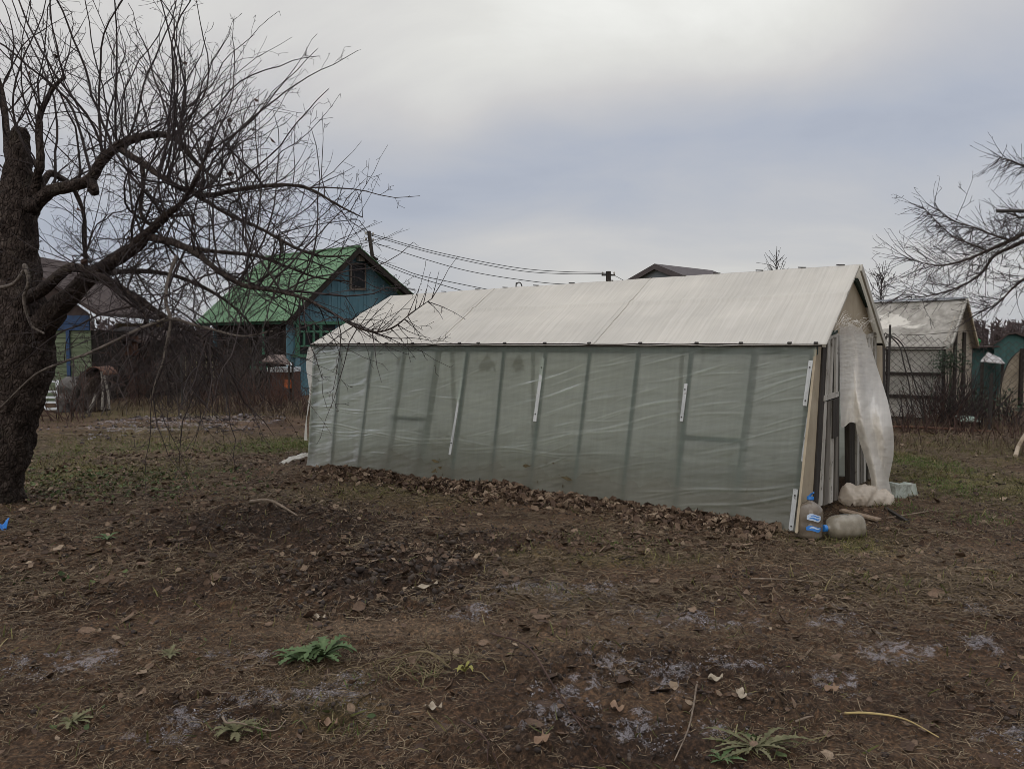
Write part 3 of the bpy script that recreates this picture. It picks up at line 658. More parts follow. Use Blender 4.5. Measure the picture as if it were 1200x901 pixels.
def jug(base, axis, side, label, labels=True, s=1.0, rs=1.22):
    axis = V(axis).normalized(); side = (V(side) - axis * V(side).dot(axis)).normalized(); bi = axis.cross(side)
    root = thing('water_jug', tuple(base), label, 'water jug', 'plastic water jugs by the greenhouse corner')
    prof = [(0, .0), (.06, .0), (.078, .008), (.082, .03), (.079, .05), (.083, .07), (.083, .11), (.080, .125), (.083, .14), (.083, .205), (.078, .235), (.062, .265), (.04, .287), (.024, .297), (.022, .312), (0, .312)]
    mb = MB(); n = 28; vs = []
    for (r, h) in prof:
        for j in range(n):
            a = 2 * math.pi * j / n; q = 1 + .045 * math.cos(4 * a) * min(1, r / .07) - .012 * (1 if j % 7 == 0 else 0)
            vs.append(V(base) + axis * (h * s) + (side * math.cos(a) + bi * math.sin(a)) * (r * q * s * (rs if h < .28 else 1)))
    mb.add(vs, [(i * n + j, i * n + (j + 1) % n, (i + 1) * n + (j + 1) % n, (i + 1) * n + j) for i in range(len(prof) - 1) for j in range(n)])
    mb.build('bottle', PET if labels else PET_PALE, root, smooth=True)
    mb = MB(); cp = V(base) + axis * .305 * s
    mb.tube([cp, cp + axis * .004, cp + axis * .028 * s, cp + axis * .03 * s], [.024 * s, .028 * s, .028 * s, .022 * s], 18); cap = mb.build('cap', BLUE, root, smooth=False)
    if labels:
        mb = MB(); a0 = cp + axis * .02 * s; mb.tube([a0 - bi * .02, a0 + axis * .03 + side * .02, a0 + axis * .045 + side * .07], [.007, .008, .006], 6); mb.build('handle', BLUE, root)
        def patch(name, h0, h1, w_, m, rr, cut=0, a0=0.0, par=None):
            mb = MB()
            def fn(u, v):
                a = (u - .5) * w_ + a0; h = lerp(h0, h1, v) + .006 * math.sin(u * 6); sh = 1 - cut * (2 * u - 1) ** 4
                h = lerp((h0 + h1) / 2, h, sh); q = 1 + .045 * math.cos(4 * a)
                return V(base) + axis * (h * s) + (side * math.cos(a) + bi * math.sin(a)) * (rr * q * s * rs)
            mb.grid(fn, 14, 4); return mb.build(name, m, par or root, smooth=True)
        l1 = patch('label', .145, .198, 1.15, LABM, .0855, .5)
        patch('print', .158, .170, .8, LABB, .0868, .7, .0, l1); patch('print', .180, .188, .7, LABB, .0868, .7, .05, l1)
        l2 = patch('label', .066, .104, 1.2, LABB, .0855, .35); patch('print', .086, .097, .8, LABM, .0868, .5, .05, l2)
    else:
        for k, h in enumerate((.12, .135, .15)):     # faded line of print along the flank
            mb = MB()
            for j in range(9):
                a = .35 + j * .09; q = 1.02 + .045 * math.cos(4 * a)
                mb.box(V(base) + axis * (h * s) + (side * math.cos(a) + bi * math.sin(a)) * (.0838 * q * s * rs), .006, .005, .002, -side * math.sin(a) + bi * math.cos(a), side * math.cos(a) + bi * math.sin(a))
            mb.build('print', DARKINK, root)
    return root
jb = GZ(948, 632, .0)
jug(jb, (.06, .12, 1), (.0, -1, .1), 'upright plastic water jug with blue cap and labels leaning at the greenhouse corner', True, 1.03)
j2 = GZ(1003, 630, .10); cap_t = GZ(962, 632, .085)
jug(j2 + (j2 - cap_t).normalized() * .03, cap_t - j2, (-.1, -.5, .85), 'clear plastic water jug lying on its side with the blue cap towards the upright jug', False, 1.04)

PLANK = mat('tan_plank', [(.16, .115, .08), (.23, .17, .12), (.29, .22, .16)], 9, .85, .4, stretch=(4, 1, 1))
a, b = GZ(986, 597, .02), GZ(1030, 611, .02)
tag(MB().beam(a, b, .085, .022).build('plank', PLANK, origin=tuple(a), bevel=.003), 'flat tan board lying on the ground under the hanging plastic film', 'board')
a, b = GZ(1038, 596, .02), GZ(1064, 614, .015)
tag(MB().beam(a, b, .03, .025).build('wooden_stake', DARKWOOD, origin=tuple(a)), 'short dark stake lying on the grass right of the film bundle', 'stake')
BLOCK = mat('pale_foam_block', [(.20, .23, .20), (.30, .33, .29), (.38, .40, .36)], 6, .9, .4, dirt=(.09, .085, .065), dsc=7)
a, b = GZ(1040, 582, .075), GZ(1064, 581, .06)
mb = MB()
d_ = (b - a).normalized(); s_ = V((-d_.y, d_.x, 0)).normalized()
rb = random.Random(4); ring = []
N_ = 8
for k in range(N_ + 1):
    q = lerp(a, b, k / N_); jx = .02 if k > 6 else .006
    for (ys_, zs_) in ((-.09, -.075), (.09, -.075), (.09, .05), (.0, .075), (-.09, .07)):
        ring.append(q + s_ * (ys_ + rb.uniform(-jx, jx)) + UPZ * (zs_ + rb.uniform(-jx, jx)) + d_ * (rb.uniform(-.03, .03) if k == N_ else 0))
mb.add(ring, [(k * 5 + j, k * 5 + (j + 1) % 5, (k + 1) * 5 + (j + 1) % 5, (k + 1) * 5 + j) for k in range(N_) for j in range(5)] + [tuple(range(5))[::-1], tuple(range(N_ * 5, N_ * 5 + 5))])
tag(mb.build('building_block', BLOCK, origin=tuple(a)), 'pale grey green broken block lying behind the film bundle', 'block')
# scrap of film at the far corner
a = GZ(346, 544); mb = MB(); uv = []
def fn(u, v):
    uv.append((u, v)); p = a + V((1, 0, 0)) * (.12 * (u - .5)) + V((.35, .5, 0)) * (.30 * (v - .5)) + V((.16, 0, 0)) * (v - .5); p.z = a.z + .03 + .09 * v + .08 * (float(fbm(u * 4, v * 4, 6, 3)) - .4); return p
mb.grid(fn, 16, 14); tag(mb.build('plastic_scrap', FILM_WHITE, origin=tuple(a), smooth=True, uv=uv, solid=.004), 'white scrap of plastic film on the ground at the far corner of the greenhouse', 'plastic scrap')

# ================================================================== bare trees
def bark(name, cols, st=.9, sc=14):
    t = NT(name); v = t.coords((1, 1, .5)); 
    a = t.noise(v, sc, 7, .7, .5); vo = t.n('ShaderNodeTexVoronoi', feature='DISTANCE_TO_EDGE'); vo.inputs['Scale'].default_value = sc * 1.3
    t.l(v, vo.inputs['Vector']); cracks = t.math('MINIMUM', vo.outputs['Distance'], .22)
    c = t.ramp(a, cols); moss = t.ramp(t.noise(t.coords(), 4.5, 6, .7), [(0, 0, 0), (.55,) * 3], .56, .72)
    c = t.mix(moss, c, (.075, .068, .045))
    h = t.math('ADD', t.math('MULTIPLY', cracks, 3.0), a)
    return t.out(t.bsdf(c, .92, t.bump(h, st, .03), .15))
BARK = bark('apple_bark', [(.018, .013, .011), (.048, .035, .029), (.125, .098, .083)], 1.0, 24)
BARK_PALE = bark('pale_bare_bark', [(.06, .05, .042), (.12, .10, .085), (.19, .165, .14)], .5, 20)
TWIG = mat('twig_bark', [(.018, .013, .013), (.030, .022, .021), (.048, .036, .032)], 7, .8, .2)
TWIG_RED = mat('red_brown_cane', [(.032, .018, .015), (.055, .031, .024), (.08, .048, .036)], 5, .85, .2)
TWIG_FAR = mat('far_twig', [(.026, .020, .020), (.045, .035, .034)], 5, .9, .1)

TIPS = []
def shoot(mb, p, d, L, r0, rg, depth=0, up=.25, kink=.10, spur=True, dens=1.0, taper=.25, minr=.0017, stepl=.13, save=None):
    n = max(3, int(L / stepl)); pts = [V(p)]; d = V(d).normalized(); st = L / n
    for i in range(n):
        d = (d + V((rg.gauss(0, kink), rg.gauss(0, kink), rg.gauss(0, kink) + up * .12))).normalized()
        pts.append(pts[-1] + d * st)
    rad = [max(minr, r0 * (1 - (1 - taper) * i / n)) for i in range(n + 1)]
    mb.tube(pts, rad, 3 if r0 < .007 else 5, cap=False)
    if save is not None: save.append(pts[-1])
    if depth >= 3: return pts
    for i in range(1, n + 1):
        t_ = (pts[i] - pts[i - 1]).normalized()
        if spur and rg.random() < .55 * dens:
            e = (t_ * .4 + V((rg.gauss(0, 1), rg.gauss(0, 1), rg.gauss(0, .8)))).normalized(); l = rg.uniform(.02, .07)
            mb.tube([pts[i], pts[i] + e * l], [max(minr, rad[i] * .5), minr], 3, cap=False)
        if rg.random() < (.55 if depth == 0 else .36) * dens and i < n:
            rem = L * (1 - i / n)
            e = V((rg.gauss(0, 1), rg.gauss(0, 1), rg.gauss(0, 1))); e = (e - t_ * e.dot(t_)).normalized()
            a = rg.uniform(.55, 1.05)
            l = min(.75, rg.uniform(.22, .65) * (rem * .7 + .12)) 
            shoot(mb, pts[i], t_ * math.cos(a) + e * math.sin(a), l, max(minr, rad[i] * .55), rg, depth + 1, up * .7, kink * 1.2, spur, dens * .9, taper, minr, stepl, save)
    return pts

LS = 1.0
def limb_pts(spec, D0, n=None):
    P3 = [P(x, y, D0 + dd) for (x, y, dd, w_) in spec]; k = n or (len(spec) - 1) * 5
    rr = [w_ * LS / 2 * (D0 + dd) / F for (x, y, dd, w_) in spec]
    return cr(P3, k), itp(rr, k)
rt = random.Random(21)
TB = GZ(4, 588); TD = TB.y
tree = thing('apple_tree', tuple(TB), 'big leafless old apple tree with a leaning dark trunk at the left edge', 'tree')
pts, rr = limb_pts([(-10, 592, 0, 62), (-5, 565, 0, 56), (3, 530, 0, 56), (12, 490, 0, 56), (22, 450, 0, 60), (28, 410, 0, 64), (25, 370, 0, 56), (19, 330, 0, 46), (18, 285, 0, 46), (19, 245, 0, 44), (20, 215, 0, 33), (22, 185, 0, 24), (23, 160, 0, 20), (24, 150, 0, 13)], TD, 80)
mb = MB(); mb.tube(pts, rr, 34, True, .15, 3)
for k in range(5):     # root flare
    a = k * 1.25 + .4; q = pts[2]; e = V((math.cos(a), math.sin(a), 0)); mb.tube([q + UPZ * .22 + e * .1, q + e * .20 + UPZ * .02, q + e * .30 - UPZ * .12], [.12, .09, .05], 10, True, .2, k)
for (x, y, r_) in [(50, 375, .08), (36, 240, .07), (16, 330, .06), (2, 545, .06)]:   # burls and knots
    p = P(x, y, TD - .12); mb.tube([p - UPZ * r_, p - UPZ * r_ * .5, p, p + UPZ * r_ * .6, p + UPZ * r_], [r_ * .3, r_ * .9, r_, r_ * .8, r_ * .3], 10, True, .35, int(x))
mb.build('trunk', BARK, tree, smooth=True)
LS = .80
LIMBS = {
 'A': [(36, 245, 0, 22), (58, 224, -.1, 18), (85, 218, -.15, 16), (105, 210, -.2, 15), (120, 188, -.25, 14), (140, 171, -.3, 12), (165, 161, -.3, 10), (192, 158, -.3, 9), (212, 168, -.35, 8), (224, 184, -.4, 7), (236, 197, -.4, 5), (255, 212, -.4, 3.5)],
 'A2': [(142, 176, -.3, 10), (165, 190, -.45, 9), (190, 208, -.6, 8), (215, 222, -.7, 7.5), (245, 229, -.8, 7), (275, 223, -.9, 6.5), (300, 219, -1.0, 6), (340, 217, -1.1, 5), (365, 222, -1.2, 4), (395, 240, -1.3, 2.8), (425, 255, -1.3, 1.6)],
 'B': [(44, 395, 0, 40), (62, 366, -.15, 32), (85, 345, -.3, 26), (110, 321, -.5, 23), (135, 304, -.6, 20), (158, 290, -.7, 18), (176, 271, -.8, 14), (196, 252, -.9, 10), (214, 236, -1.0, 7), (232, 205, -1.1, 5), (250, 160, -1.1, 3)],
 'B2': [(112, 321, -.5, 14), (140, 338, -.7, 12), (165, 352, -.9, 10), (190, 370, -1.0, 8), (215, 383, -1.1, 6), (240, 398, -1.2, 4), (262, 420, -1.2, 2.5)],
 'B3': [(176, 278, -.8, 12), (205, 285, -1.0, 10), (232, 298, -1.2, 9), (256, 318, -1.35, 8), (285, 334, -1.5, 7), (315, 340, -1.6, 6), (345, 346, -1.7, 5), (370, 356, -1.8, 4.5), (395, 370, -1.9, 4), (420, 384, -2.0, 3.5), (442, 389, -2.0, 3), (462, 383, -2.0, 2.4), (482, 367, -2.0, 1.8), (506, 350, -2.0, 1.0)],
 'C': [(30, 350, -.15, 18), (52, 338, -.5, 16), (75, 318, -.7, 14), (90, 313, -.8, 12), (115, 322, -.9, 9), (140, 335, -1.0, 6), (165, 360, -1.1, 4), (180, 395, -1.2, 2.5)],
 'F': [(30, 225, .1, 16), (12, 190, .5, 12), (8, 160, .7, 9), (3, 110, .8, 6), (-12, 60, .8, 4)],
 'H': [(40, 230, -.05, 14), (44, 205, -.15, 12), (47, 190, -.2, 11), (46, 140, -.2, 8), (62, 105, -.25, 6), (76, 90, -.3, 5)],
 'K': [(40, 235, .3, 14), (56, 205, .5, 10), (70, 208, .6, 9), (85, 220, .65, 7), (98, 250, .65, 5.5), (100, 290, .6, 4.5), (104, 330, .6, 3)],
 'L': [(165, 185, -.45, 7), (168, 215, -.5, 6), (165, 250, -.55, 5.5), (180, 265, -.6, 5), (190, 255, -.6, 4), (230, 252, -.7, 3)],
 'N': [(215, 290, -1.0, 7), (255, 295, -1.1, 6), (300, 300, -1.0, 5), (335, 312, -.9, 4), (370, 325, -.8, 3), (410, 330, -.8, 2)],
 'O': [(225, 225, -.7, 6), (265, 250, -.8, 5), (305, 268, -.9, 4.5), (345, 290, -1.0, 4), (375, 300, -1.0, 3), (410, 300, -1.0, 1.6)],
 'Q': [(120, 322, -.5, 9), (150, 318, .1, 8), (200, 322, .5, 6), (245, 340, .8, 5), (280, 365, 1.0, 3.5), (310, 400, 1.1, 2)],
}
PALE = {
 'd': [(96, 418, -1.3, 3), (130, 402, -1.35, 4), (165, 385, -1.4, 5), (200, 374, -1.4, 6), (222, 379, -1.45, 5), (252, 387, -1.5, 4), (285, 394, -1.5, 3), (320, 388, -1.5, 2)],
 'e': [(207, 300, -1.1, 5), (198, 325, -1.2, 5), (194, 352, -1.3, 5), (200, 376, -1.4, 5), (195, 405, -1.4, 4.5), (191, 425, -1.4, 4), (182, 450, -1.4, 3.5), (178, 466, -1.4, 1.5)],
 'g': [(-5, 338, -.5, 5), (15, 333, -.6, 5), (28, 318, -.65, 6), (29, 312, -.7, 7), (34, 330, -.7, 6), (28, 350, -.65, 5), (36, 380, -.6, 4), (52, 391, -.6, 3)],
 'h': [(0, 478, -.6, 2), (40, 440, -.7, 3), (75, 424, -.8, 4), (100, 415, -.9, 3.5), (150, 392, -1.0, 3), (210, 366, -1.1, 2)],
}
crown = MB(); LB = {}; ends = []
for k, sp in LIMBS.items():
    q, r = limb_pts(sp, TD); LB[k] = (q, r)
    mb = MB(); mb.tube(q, r, 12 if r[0] > .05 else 8, True, .20, ord(k[0])); mb.build('limb', BARK, tree, smooth=True)
mb = MB(); p = P(108, 214, TD - .25); mb.tube([p, P(110, 221, TD - .3), P(112, 227, TD - .32)], [.055, .048, .036], 10, True, .3, 2); mb.build('limb_stub', BARK, tree, smooth=True)
for k, sp in PALE.items():
    q, r = limb_pts(sp, TD); LB[k] = (q, r); mb = MB(); mb.tube(q, r, 8, True, .15, ord(k)); mb.build('limb', BARK_PALE, tree, smooth=True)
    for i in range(6, len(q), 2):
        if rt.random() < .6: shoot(crown, q[i], V((rt.gauss(0, .7), rt.gauss(0, .7), rt.gauss(-.3, .6))), rt.uniform(.15, .6), .005, rt, 1, 0, .12)
def water_sprouts(key, lo, hi, cnt, Lr, spread=.28, rbase=.011, upv=1.0, lean=(0, 0)):
    q, r = LB[key]; n = len(q) - 1
    for _ in range(cnt):
        f_ = rt.uniform(lo, hi); i = min(int(f_ * n), n - 1); p = lerp(q[i], q[i + 1], f_ * n - i)
        d = V((rt.gauss(lean[0], spread), rt.gauss(lean[1], spread), upv)); L = rt.uniform(*Lr)
        shoot(crown, p, d, L, min(r[i] * .7, rbase * (.55 + .5 * L / 2)), rt, 0, .18 if upv > 0 else -.1, rt.uniform(.09, .17), dens=.9, save=ends)
# tall shoots above the upper limbs (thinning out to the right)
water_sprouts('A', .02, .45, 9, (1.5, 2.7), .25, .012)
water_sprouts('A', .0, .5, 16, (.7, 2.2), .5, .007)
water_sprouts('A', .45, 1, 6, (1.2, 2.2), .28, .011, 1, (.12, 0))
water_sprouts('A', .4, 1, 12, (.6, 1.8), .5, .007, 1, (.15, 0))
water_sprouts('A2', .0, .5, 8, (1.2, 2.3), .28, .011, 1, (.2, 0))
water_sprouts('A2', .0, .6, 20, (.5, 1.6), .55, .007, 1, (.25, 0))
water_sprouts('A2', .5, 1, 13, (.3, .8), .5, .007, .9, (.3, 0))
water_sprouts('H', .2, 1, 14, (.8, 2.0), .45, .009)
water_sprouts('F', .3, 1, 9, (.8, 1.8), .4, .011)
water_sprouts('B', .45, 1, 9, (1.2, 2.3), .32, .011, 1, (.15, 0))
water_sprouts('B', .3, 1, 26, (.5, 1.5), .7, .007, .8, (.1, 0))
water_sprouts('B3', .0, .5, 20, (.5, 1.5), .42, .010, 1, (.2, 0))
water_sprouts('N', .1, 1, 16, (.3, 1.0), .6, .007, .6, (.3, 0))
water_sprouts('O', .1, 1, 18, (.3, 1.1), .55, .007, .7, (.3, 0))
water_sprouts('C', .3, 1, 12, (.4, 1.2), .6, .008, .6)
water_sprouts('K', .3, 1, 10, (.4, 1.2), .6, .008, .5)
water_sprouts('L', .2, 1, 10, (.4, 1.0), .6, .007, .5)
water_sprouts('Q', .2, 1, 18, (.4, 1.2), .6, .008, .6, (.2, 0))
# hanging sprays under the lower limbs
for key, lo, hi, cnt, Lr in (('B2', .3, 1, 16, (.5, 1.3)), ('B3', .2, .75, 20, (.4, 1.1)), ('B', .4, .8, 14, (.5, 1.3)), ('C', .5, 1, 10, (.5, 1.2)), ('Q', .3, 1, 16, (.4, 1.0)), ('A2', .6, 1, 10, (.3, .8)), ('N', .3, 1, 9, (.2, .6)), ('O', .3, 1, 9, (.3, .7)), ('K', .5, 1, 7, (.3, .9))):
    water_sprouts(key, lo, hi, cnt, Lr, .75, .007, -.55, (.3, -.1))
# tangle between the boughs
for key, lo, hi, cnt in (('A', .3, 1, 18), ('A2', .1, .9, 26), ('B', .3, 1, 30), ('B2', .2, 1, 24), ('B3', 0, .7, 24), ('N', 0, .9, 14), ('O', 0, .9, 16), ('Q', .1, 1, 26), ('L', .1, 1, 22), ('K', .2, 1, 16), ('C', .3, 1, 22), ('d', .2, 1, 16), ('e', .2, 1, 12)):
    q, r = LB[key]; n = len(q) - 1
    for _ in range(cnt):
        f_ = rt.uniform(lo, hi); i = min(int(f_ * n), n - 1)
        shoot(crown, lerp(q[i], q[i + 1], f_ * n - i), V((rt.gauss(.22, .8), rt.gauss(-.05, .7), rt.gauss(-.05, .75))), rt.uniform(.3, 1.15), rt.uniform(.0035, .007), rt, 0, .08, .14, dens=.95, save=ends)
for key, lo, hi, cnt in (('A', .4, 1, 3), ('A2', .1, .8, 6), ('B', .45, 1, 6), ('B2', .2, 1, 6), ('B3', 0, .45, 6), ('N', 0, .5, 3), ('O', 0, .5, 3), ('Q', .1, .8, 7), ('L', .1, .8, 4), ('C', .3, .9, 4), ('K', .3, 1, 3)):   # crooked secondary branches
    q, r = LB[key]; n = len(q) - 1
    for _ in range(cnt):
        f_ = rt.uniform(lo, hi); i = min(int(f_ * n), n - 1)
        shoot(crown, lerp(q[i], q[i + 1], f_ * n - i), V((rt.gauss(.45, .7), rt.gauss(-.1, .6), rt.gauss(-.05, .6))), rt.uniform(.7, 1.6), rt.uniform(.006, .012), rt, 0, .0, .22, dens=1.0, save=ends)
for key, lo, hi, cnt in (('d', .3, 1, 14), ('e', .4, 1, 12), ('B2', .4, 1, 12), ('Q', .4, 1, 12), ('C', .6, 1, 8), ('B3', .2, .5, 8)):   # sprays drooping towards the bed
    q, r = LB[key]; n = len(q) - 1
    for _ in range(cnt):
        f_ = rt.uniform(lo, hi); i = min(int(f_ * n), n - 1)
        shoot(crown, lerp(q[i], q[i + 1], f_ * n - i), V((rt.gauss(.2, .5), rt.gauss(-.1, .4), -1)), rt.uniform(.5, 1.2), rt.uniform(.004, .007), rt, 0, .25, .15, dens=1.0, save=ends)
# end spray on the bough that crosses the greenhouse roof
q, r = LB['B3']; n = len(q) - 1
for i in range(int(n * .66), n + 1):
    for s_ in (0, 1):
        if rt.random() < .7: shoot(crown, q[i], V((rt.uniform(.2, 1), rt.gauss(0, .25), rt.choice((-.35, .6, .8)))), rt.uniform(.12, .42), .0042, rt, 1, .1, .10, dens=.8)
crown.build('crown', TWIG, tree)
LEAFBR = mat('dry_hanging_leaf', [(.035, .018, .014), (.06, .032, .022)], 9, .8, .3)
def leaf_at(p, s, m, par, rg):
    mb = MB(); a = V((rg.gauss(0, 1), rg.gauss(0, 1), rg.gauss(-.6, .5))).normalized(); b = a.cross(V((rg.gauss(0, 1), rg.gauss(0, 1), rg.gauss(0, 1)))).normalized(); c = a.cross(b)
    pr = [(0, 0), (.25, .32), (.55, .42), (.82, .25), (1, 0)]; vs = []
    for (t_, w_) in pr: vs += [p + (a * t_ + b * w_ + c * (.25 * w_)) * s, p + (a * t_ - c * .1) * s, p + (a * t_ - b * w_ + c * (.3 * w_)) * s]
    mb.add(vs, [f for i in range(4) for f in ((i * 3, i * 3 + 1, i * 3 + 4, i * 3 + 3), (i * 3 + 1, i * 3 + 2, i * 3 + 5, i * 3 + 4))])
    return mb.build('leaf', m, par)
vis = [e for e in ends if 5 < proj(e)[0] < 340 and 5 < proj(e)[1] < 330 and e.y > 6.5]
for e in rt.sample(vis, min(26, len(vis))): leaf_at(e, rt.uniform(.035, .06), LEAFBR, tree, rt)
LS = .62

# ---- bare tree reaching in from the right
D_R = 13.5
rt2 = random.Random(44)
tb = G(1330, 530); rtree = thing('bare_tree', (P(1330, 420, D_R).x, D_R, 0), 'leafless tree reaching in from the right edge with drooping fine branches', 'tree')
RX = P(1330, 420, D_R).x
mb = MB(); q = cr([V((RX, D_R, -.1)), V((RX - .05, D_R, .9)), V((RX + .05, D_R, 1.8)), V((RX, D_R, 2.9)), V((RX + .1, D_R, 4.2))], 30); mb.tube(q, itp([.21, .16, .15, .13, .09], 30), 14, True, .2, 3); mb.build('trunk', BARK, rtree, smooth=True)
RL = [[(1330, 330, 0, 14), (1270, 285, -.2, 10), (1225, 268, -.3, 8), (1200, 274, -.35, 7.5), (1184, 282, -.4, 7), (1157, 294, -.5, 5.5), (1133, 304, -.6, 4.5), (1105, 311, -.7, 3), (1085, 309, -.8, 2), (1064, 303, -.8, 1)],
      [(1330, 340, 0, 12), (1260, 300, .3, 9), (1215, 280, .4, 7.5), (1185, 290, .4, 6.5), (1165, 300, .4, 5), (1148, 322, .4, 4), (1120, 338, .4, 3), (1080, 348, .4, 2), (1055, 347, .4, 1)],
      [(1184, 282, -.4, 4), (1165, 276, -.5, 3.2), (1140, 266, -.5, 2.5), (1115, 258, -.6, 2), (1095, 242, -.6, 1)],
      [(1325, 280, 0, 9), (1260, 210, .2, 6), (1220, 200, .2, 4), (1200, 195, .2, 3), (1184, 188, .2, 2), (1172, 185, .2, 1)],
      [(1330, 360, 0, 9), (1260, 320, -.4, 6), (1215, 320, -.5, 5), (1190, 335, -.5, 4), (1170, 355, -.5, 2.5), (1150, 365, -.5, 1.2)],
      [(1300, 300, 0, 8), (1250, 250, -.2, 6), (1215, 250, -.3, 4), (1195, 255, -.3, 3), (1185, 245, -.3, 1.4)],
      [(1157, 294, -.5, 4), (1135, 285, -.6, 3), (1118, 278, -.7, 2.4), (1100, 262, -.7, 1.6), (1082, 243, -.7, 1)]]
rc = MB()
for sp in RL:
    q, r = limb_pts(sp, D_R); mb = MB(); mb.tube(q, r, 8, True, .1, 2); mb.build('limb', BARK, rtree, smooth=True)
    for i in range(len(q)):
        px = proj(q[i])[0]
        for s_ in range(5):
            if rt2.random() < .66:
                dn = rt2.random() < .55
                shoot(rc, q[i], V((rt2.gauss(-.8, .45), rt2.gauss(0, .5), rt2.uniform(-.9, -.2) if dn else rt2.uniform(.1, .7))), rt2.uniform(.25, 1.0) * (.6 if sp in (RL[3], RL[6], RL[5]) else 1), .0062, rt2, 0 if rt2.random() < .3 else 1, -.08 if dn else .15, .09, dens=.85, minr=.0028, stepl=.13)
rc.build('crown', TWIG, rtree)
# pipe end poking in above
pm = thing('pipe_mast', (P(1330, 250, 6.2).x, 6.2, 0), 'thin dark horizontal pipe jutting in from the right edge before the bare branches', 'pipe')
a = P(1168, 247.5, 6.2); b = V((P(1330, 250, 6.2).x, 6.2, a.z)); MB().tube([a, b], .013, 10).build('pipe', IRON, pm); MB().tube([V((b.x, b.y, -.05)), V((b.x, b.y, a.z + .1))], .03, 10).build('post', IRON, pm)

# ---- far small trees
def far_tree(px, pyb, pyt, D, seed, label, wid=.5, cnt=4, tr=1.0):
    rg = random.Random(seed); b = P(px, 403, D); b.z = 0; H = P(px, pyt, D).z
    root = thing('bare_tree', tuple(b), label, 'tree')
    q = [b, b + V((.1, 0, H * .4)), b + V((0, 0, H * .75)), b + V((.1, 0, H))]; MB().tube(cr(q, 12), itp([H * .022 * tr, H * .016 * tr, H * .01 * tr, H * .003 * tr], 12), 7).build('trunk', TWIG_FAR, root)
    mb = MB(); mr = D / F * .32
    cc = cr(q, 40)
    for i in range(14, 40):
        for _ in range(cnt):
            d = V((rg.gauss(0, 1), rg.gauss(0, 1), rg.uniform(.3, 1.0))); shoot(mb, cc[i], d + V((0, 0, .5)), H * wid * rg.uniform(.35, .8) * math.sin(math.pi * min(1, (i - 8) / 38)), D / F * .42, rg, 0, .25, .22, True, .9, .3, mr * .62, H * .045)
    mb.build('crown', TWIG_FAR, root); return root
far_tree(1031, 440, 322, 62, 3, 'small round bare tree far behind between the two greenhouse roofs', .55, 2, .7)
far_tree(906, 440, 304, 30, 5, 'bare twiggy treetop showing just above the ridge of the long greenhouse', .30, 2, .25)

# ================================================================== blue house with the green roof
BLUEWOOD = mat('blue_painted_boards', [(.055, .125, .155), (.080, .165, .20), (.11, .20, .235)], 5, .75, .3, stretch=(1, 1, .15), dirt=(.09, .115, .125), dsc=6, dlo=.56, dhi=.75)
GREENTRIM = mat('green_painted_trim', [(.038, .105, .068), (.055, .145, .092), (.075, .18, .12)], 8, .7, .3, stretch=(1, 1, .2), dirt=(.07, .09, .07), dsc=12, dlo=.6, dhi=.75)
GREENROOF = mat('green_roof_sheet', [(.062, .125, .062), (.085, .165, .084), (.11, .20, .105)], 2.2, .65, .2, dirt=(.075, .125, .072), dsc=2, dlo=.55, dhi=.85, spec=.3)
GLASSD = mat('dark_window_glass', [(.010, .011, .012), (.02, .022, .024)], 3, .5, .02, spec=.1)
WOODFRAME = mat('bare_window_frame', [(.10, .08, .065), (.16, .135, .11)], 9, .85, .3)
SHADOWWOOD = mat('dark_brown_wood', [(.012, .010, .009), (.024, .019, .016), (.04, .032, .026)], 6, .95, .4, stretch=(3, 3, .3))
HD = 26.0
AX = P(421, 290, HD); LE = P(340, 372.5, 23.8); RE0 = P(484, 345, 27.6)
GDh = V((AX.x - LE.x, AX.y - LE.y, 0)).normalized()         # across the gable, left-near to right-far
HN = V((GDh.y, -GDh.x, 0)); HN = HN if HN.y < 0 else -HN      # outward normal of the gable (towards us)
LD = -HN
hl = (AX - LE).dot(GDh)
RE = RE0 + (RE0 - AX) * .62
hb_ = thing('wooden_house', (AX.x, AX.y, 0), 'blue boarded cottage with a bright green sheet roof and glazed veranda', 'house')
L_H = 5.0
zE = LE.z; ridge_drop = .0
FA = AX + LD * L_H; FL = LE + LD * L_H; FR = RE + LD * L_H
# gable wall inset .35 behind the rake edge
g0 = LD * .35
def hpt(s, z, o=0): 
    q = AX + GDh * s + g0 - LD * o; q.z = z; return q
def top_at(s):
    if s <= 0: return lerp(AX.z, LE.z, -s / hl) - .05
    return lerp(AX.z, RE.z, s / ((RE - AX).dot(GDh))) - .05
mb = MB(); s = -hl + .12; hr = (RE - AX).dot(GDh) - .15
i = 0
while s < hr:
    e = min(s + .125, hr); o = .006 * ((i * 7) % 3)
    mb.prism([hpt(s + .003, -.1, o), hpt(e - .003, -.1, o), hpt(e - .003, top_at(e), o), hpt(s + .003, top_at(s), o)] if not (s < 0 < e) else [hpt(s + .003, -.1, o), hpt(e - .003, -.1, o), hpt(e - .003, top_at(e), o), hpt(0, top_at(0), o), hpt(s + .003, top_at(s), o)], LD * .03); s = e; i += 1
mb.build('gable_wall', BLUEWOOD, hb_)
mb = MB()
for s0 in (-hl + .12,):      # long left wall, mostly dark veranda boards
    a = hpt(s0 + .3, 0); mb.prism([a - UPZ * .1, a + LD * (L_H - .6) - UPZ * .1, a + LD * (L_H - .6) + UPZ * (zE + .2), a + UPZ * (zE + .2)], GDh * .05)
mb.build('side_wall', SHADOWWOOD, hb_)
a = hpt(hr - .1, 0); MB().prism([a - UPZ * .1, a + LD * (L_H - .6) - UPZ * .1, a + LD * (L_H - .6) + UPZ * RE.z, a + UPZ * RE.z], GDh * .05).build('side_wall', BLUEWOOD, hb_)
a = hpt(-hl + .3, 0) + LD * (L_H - .8)
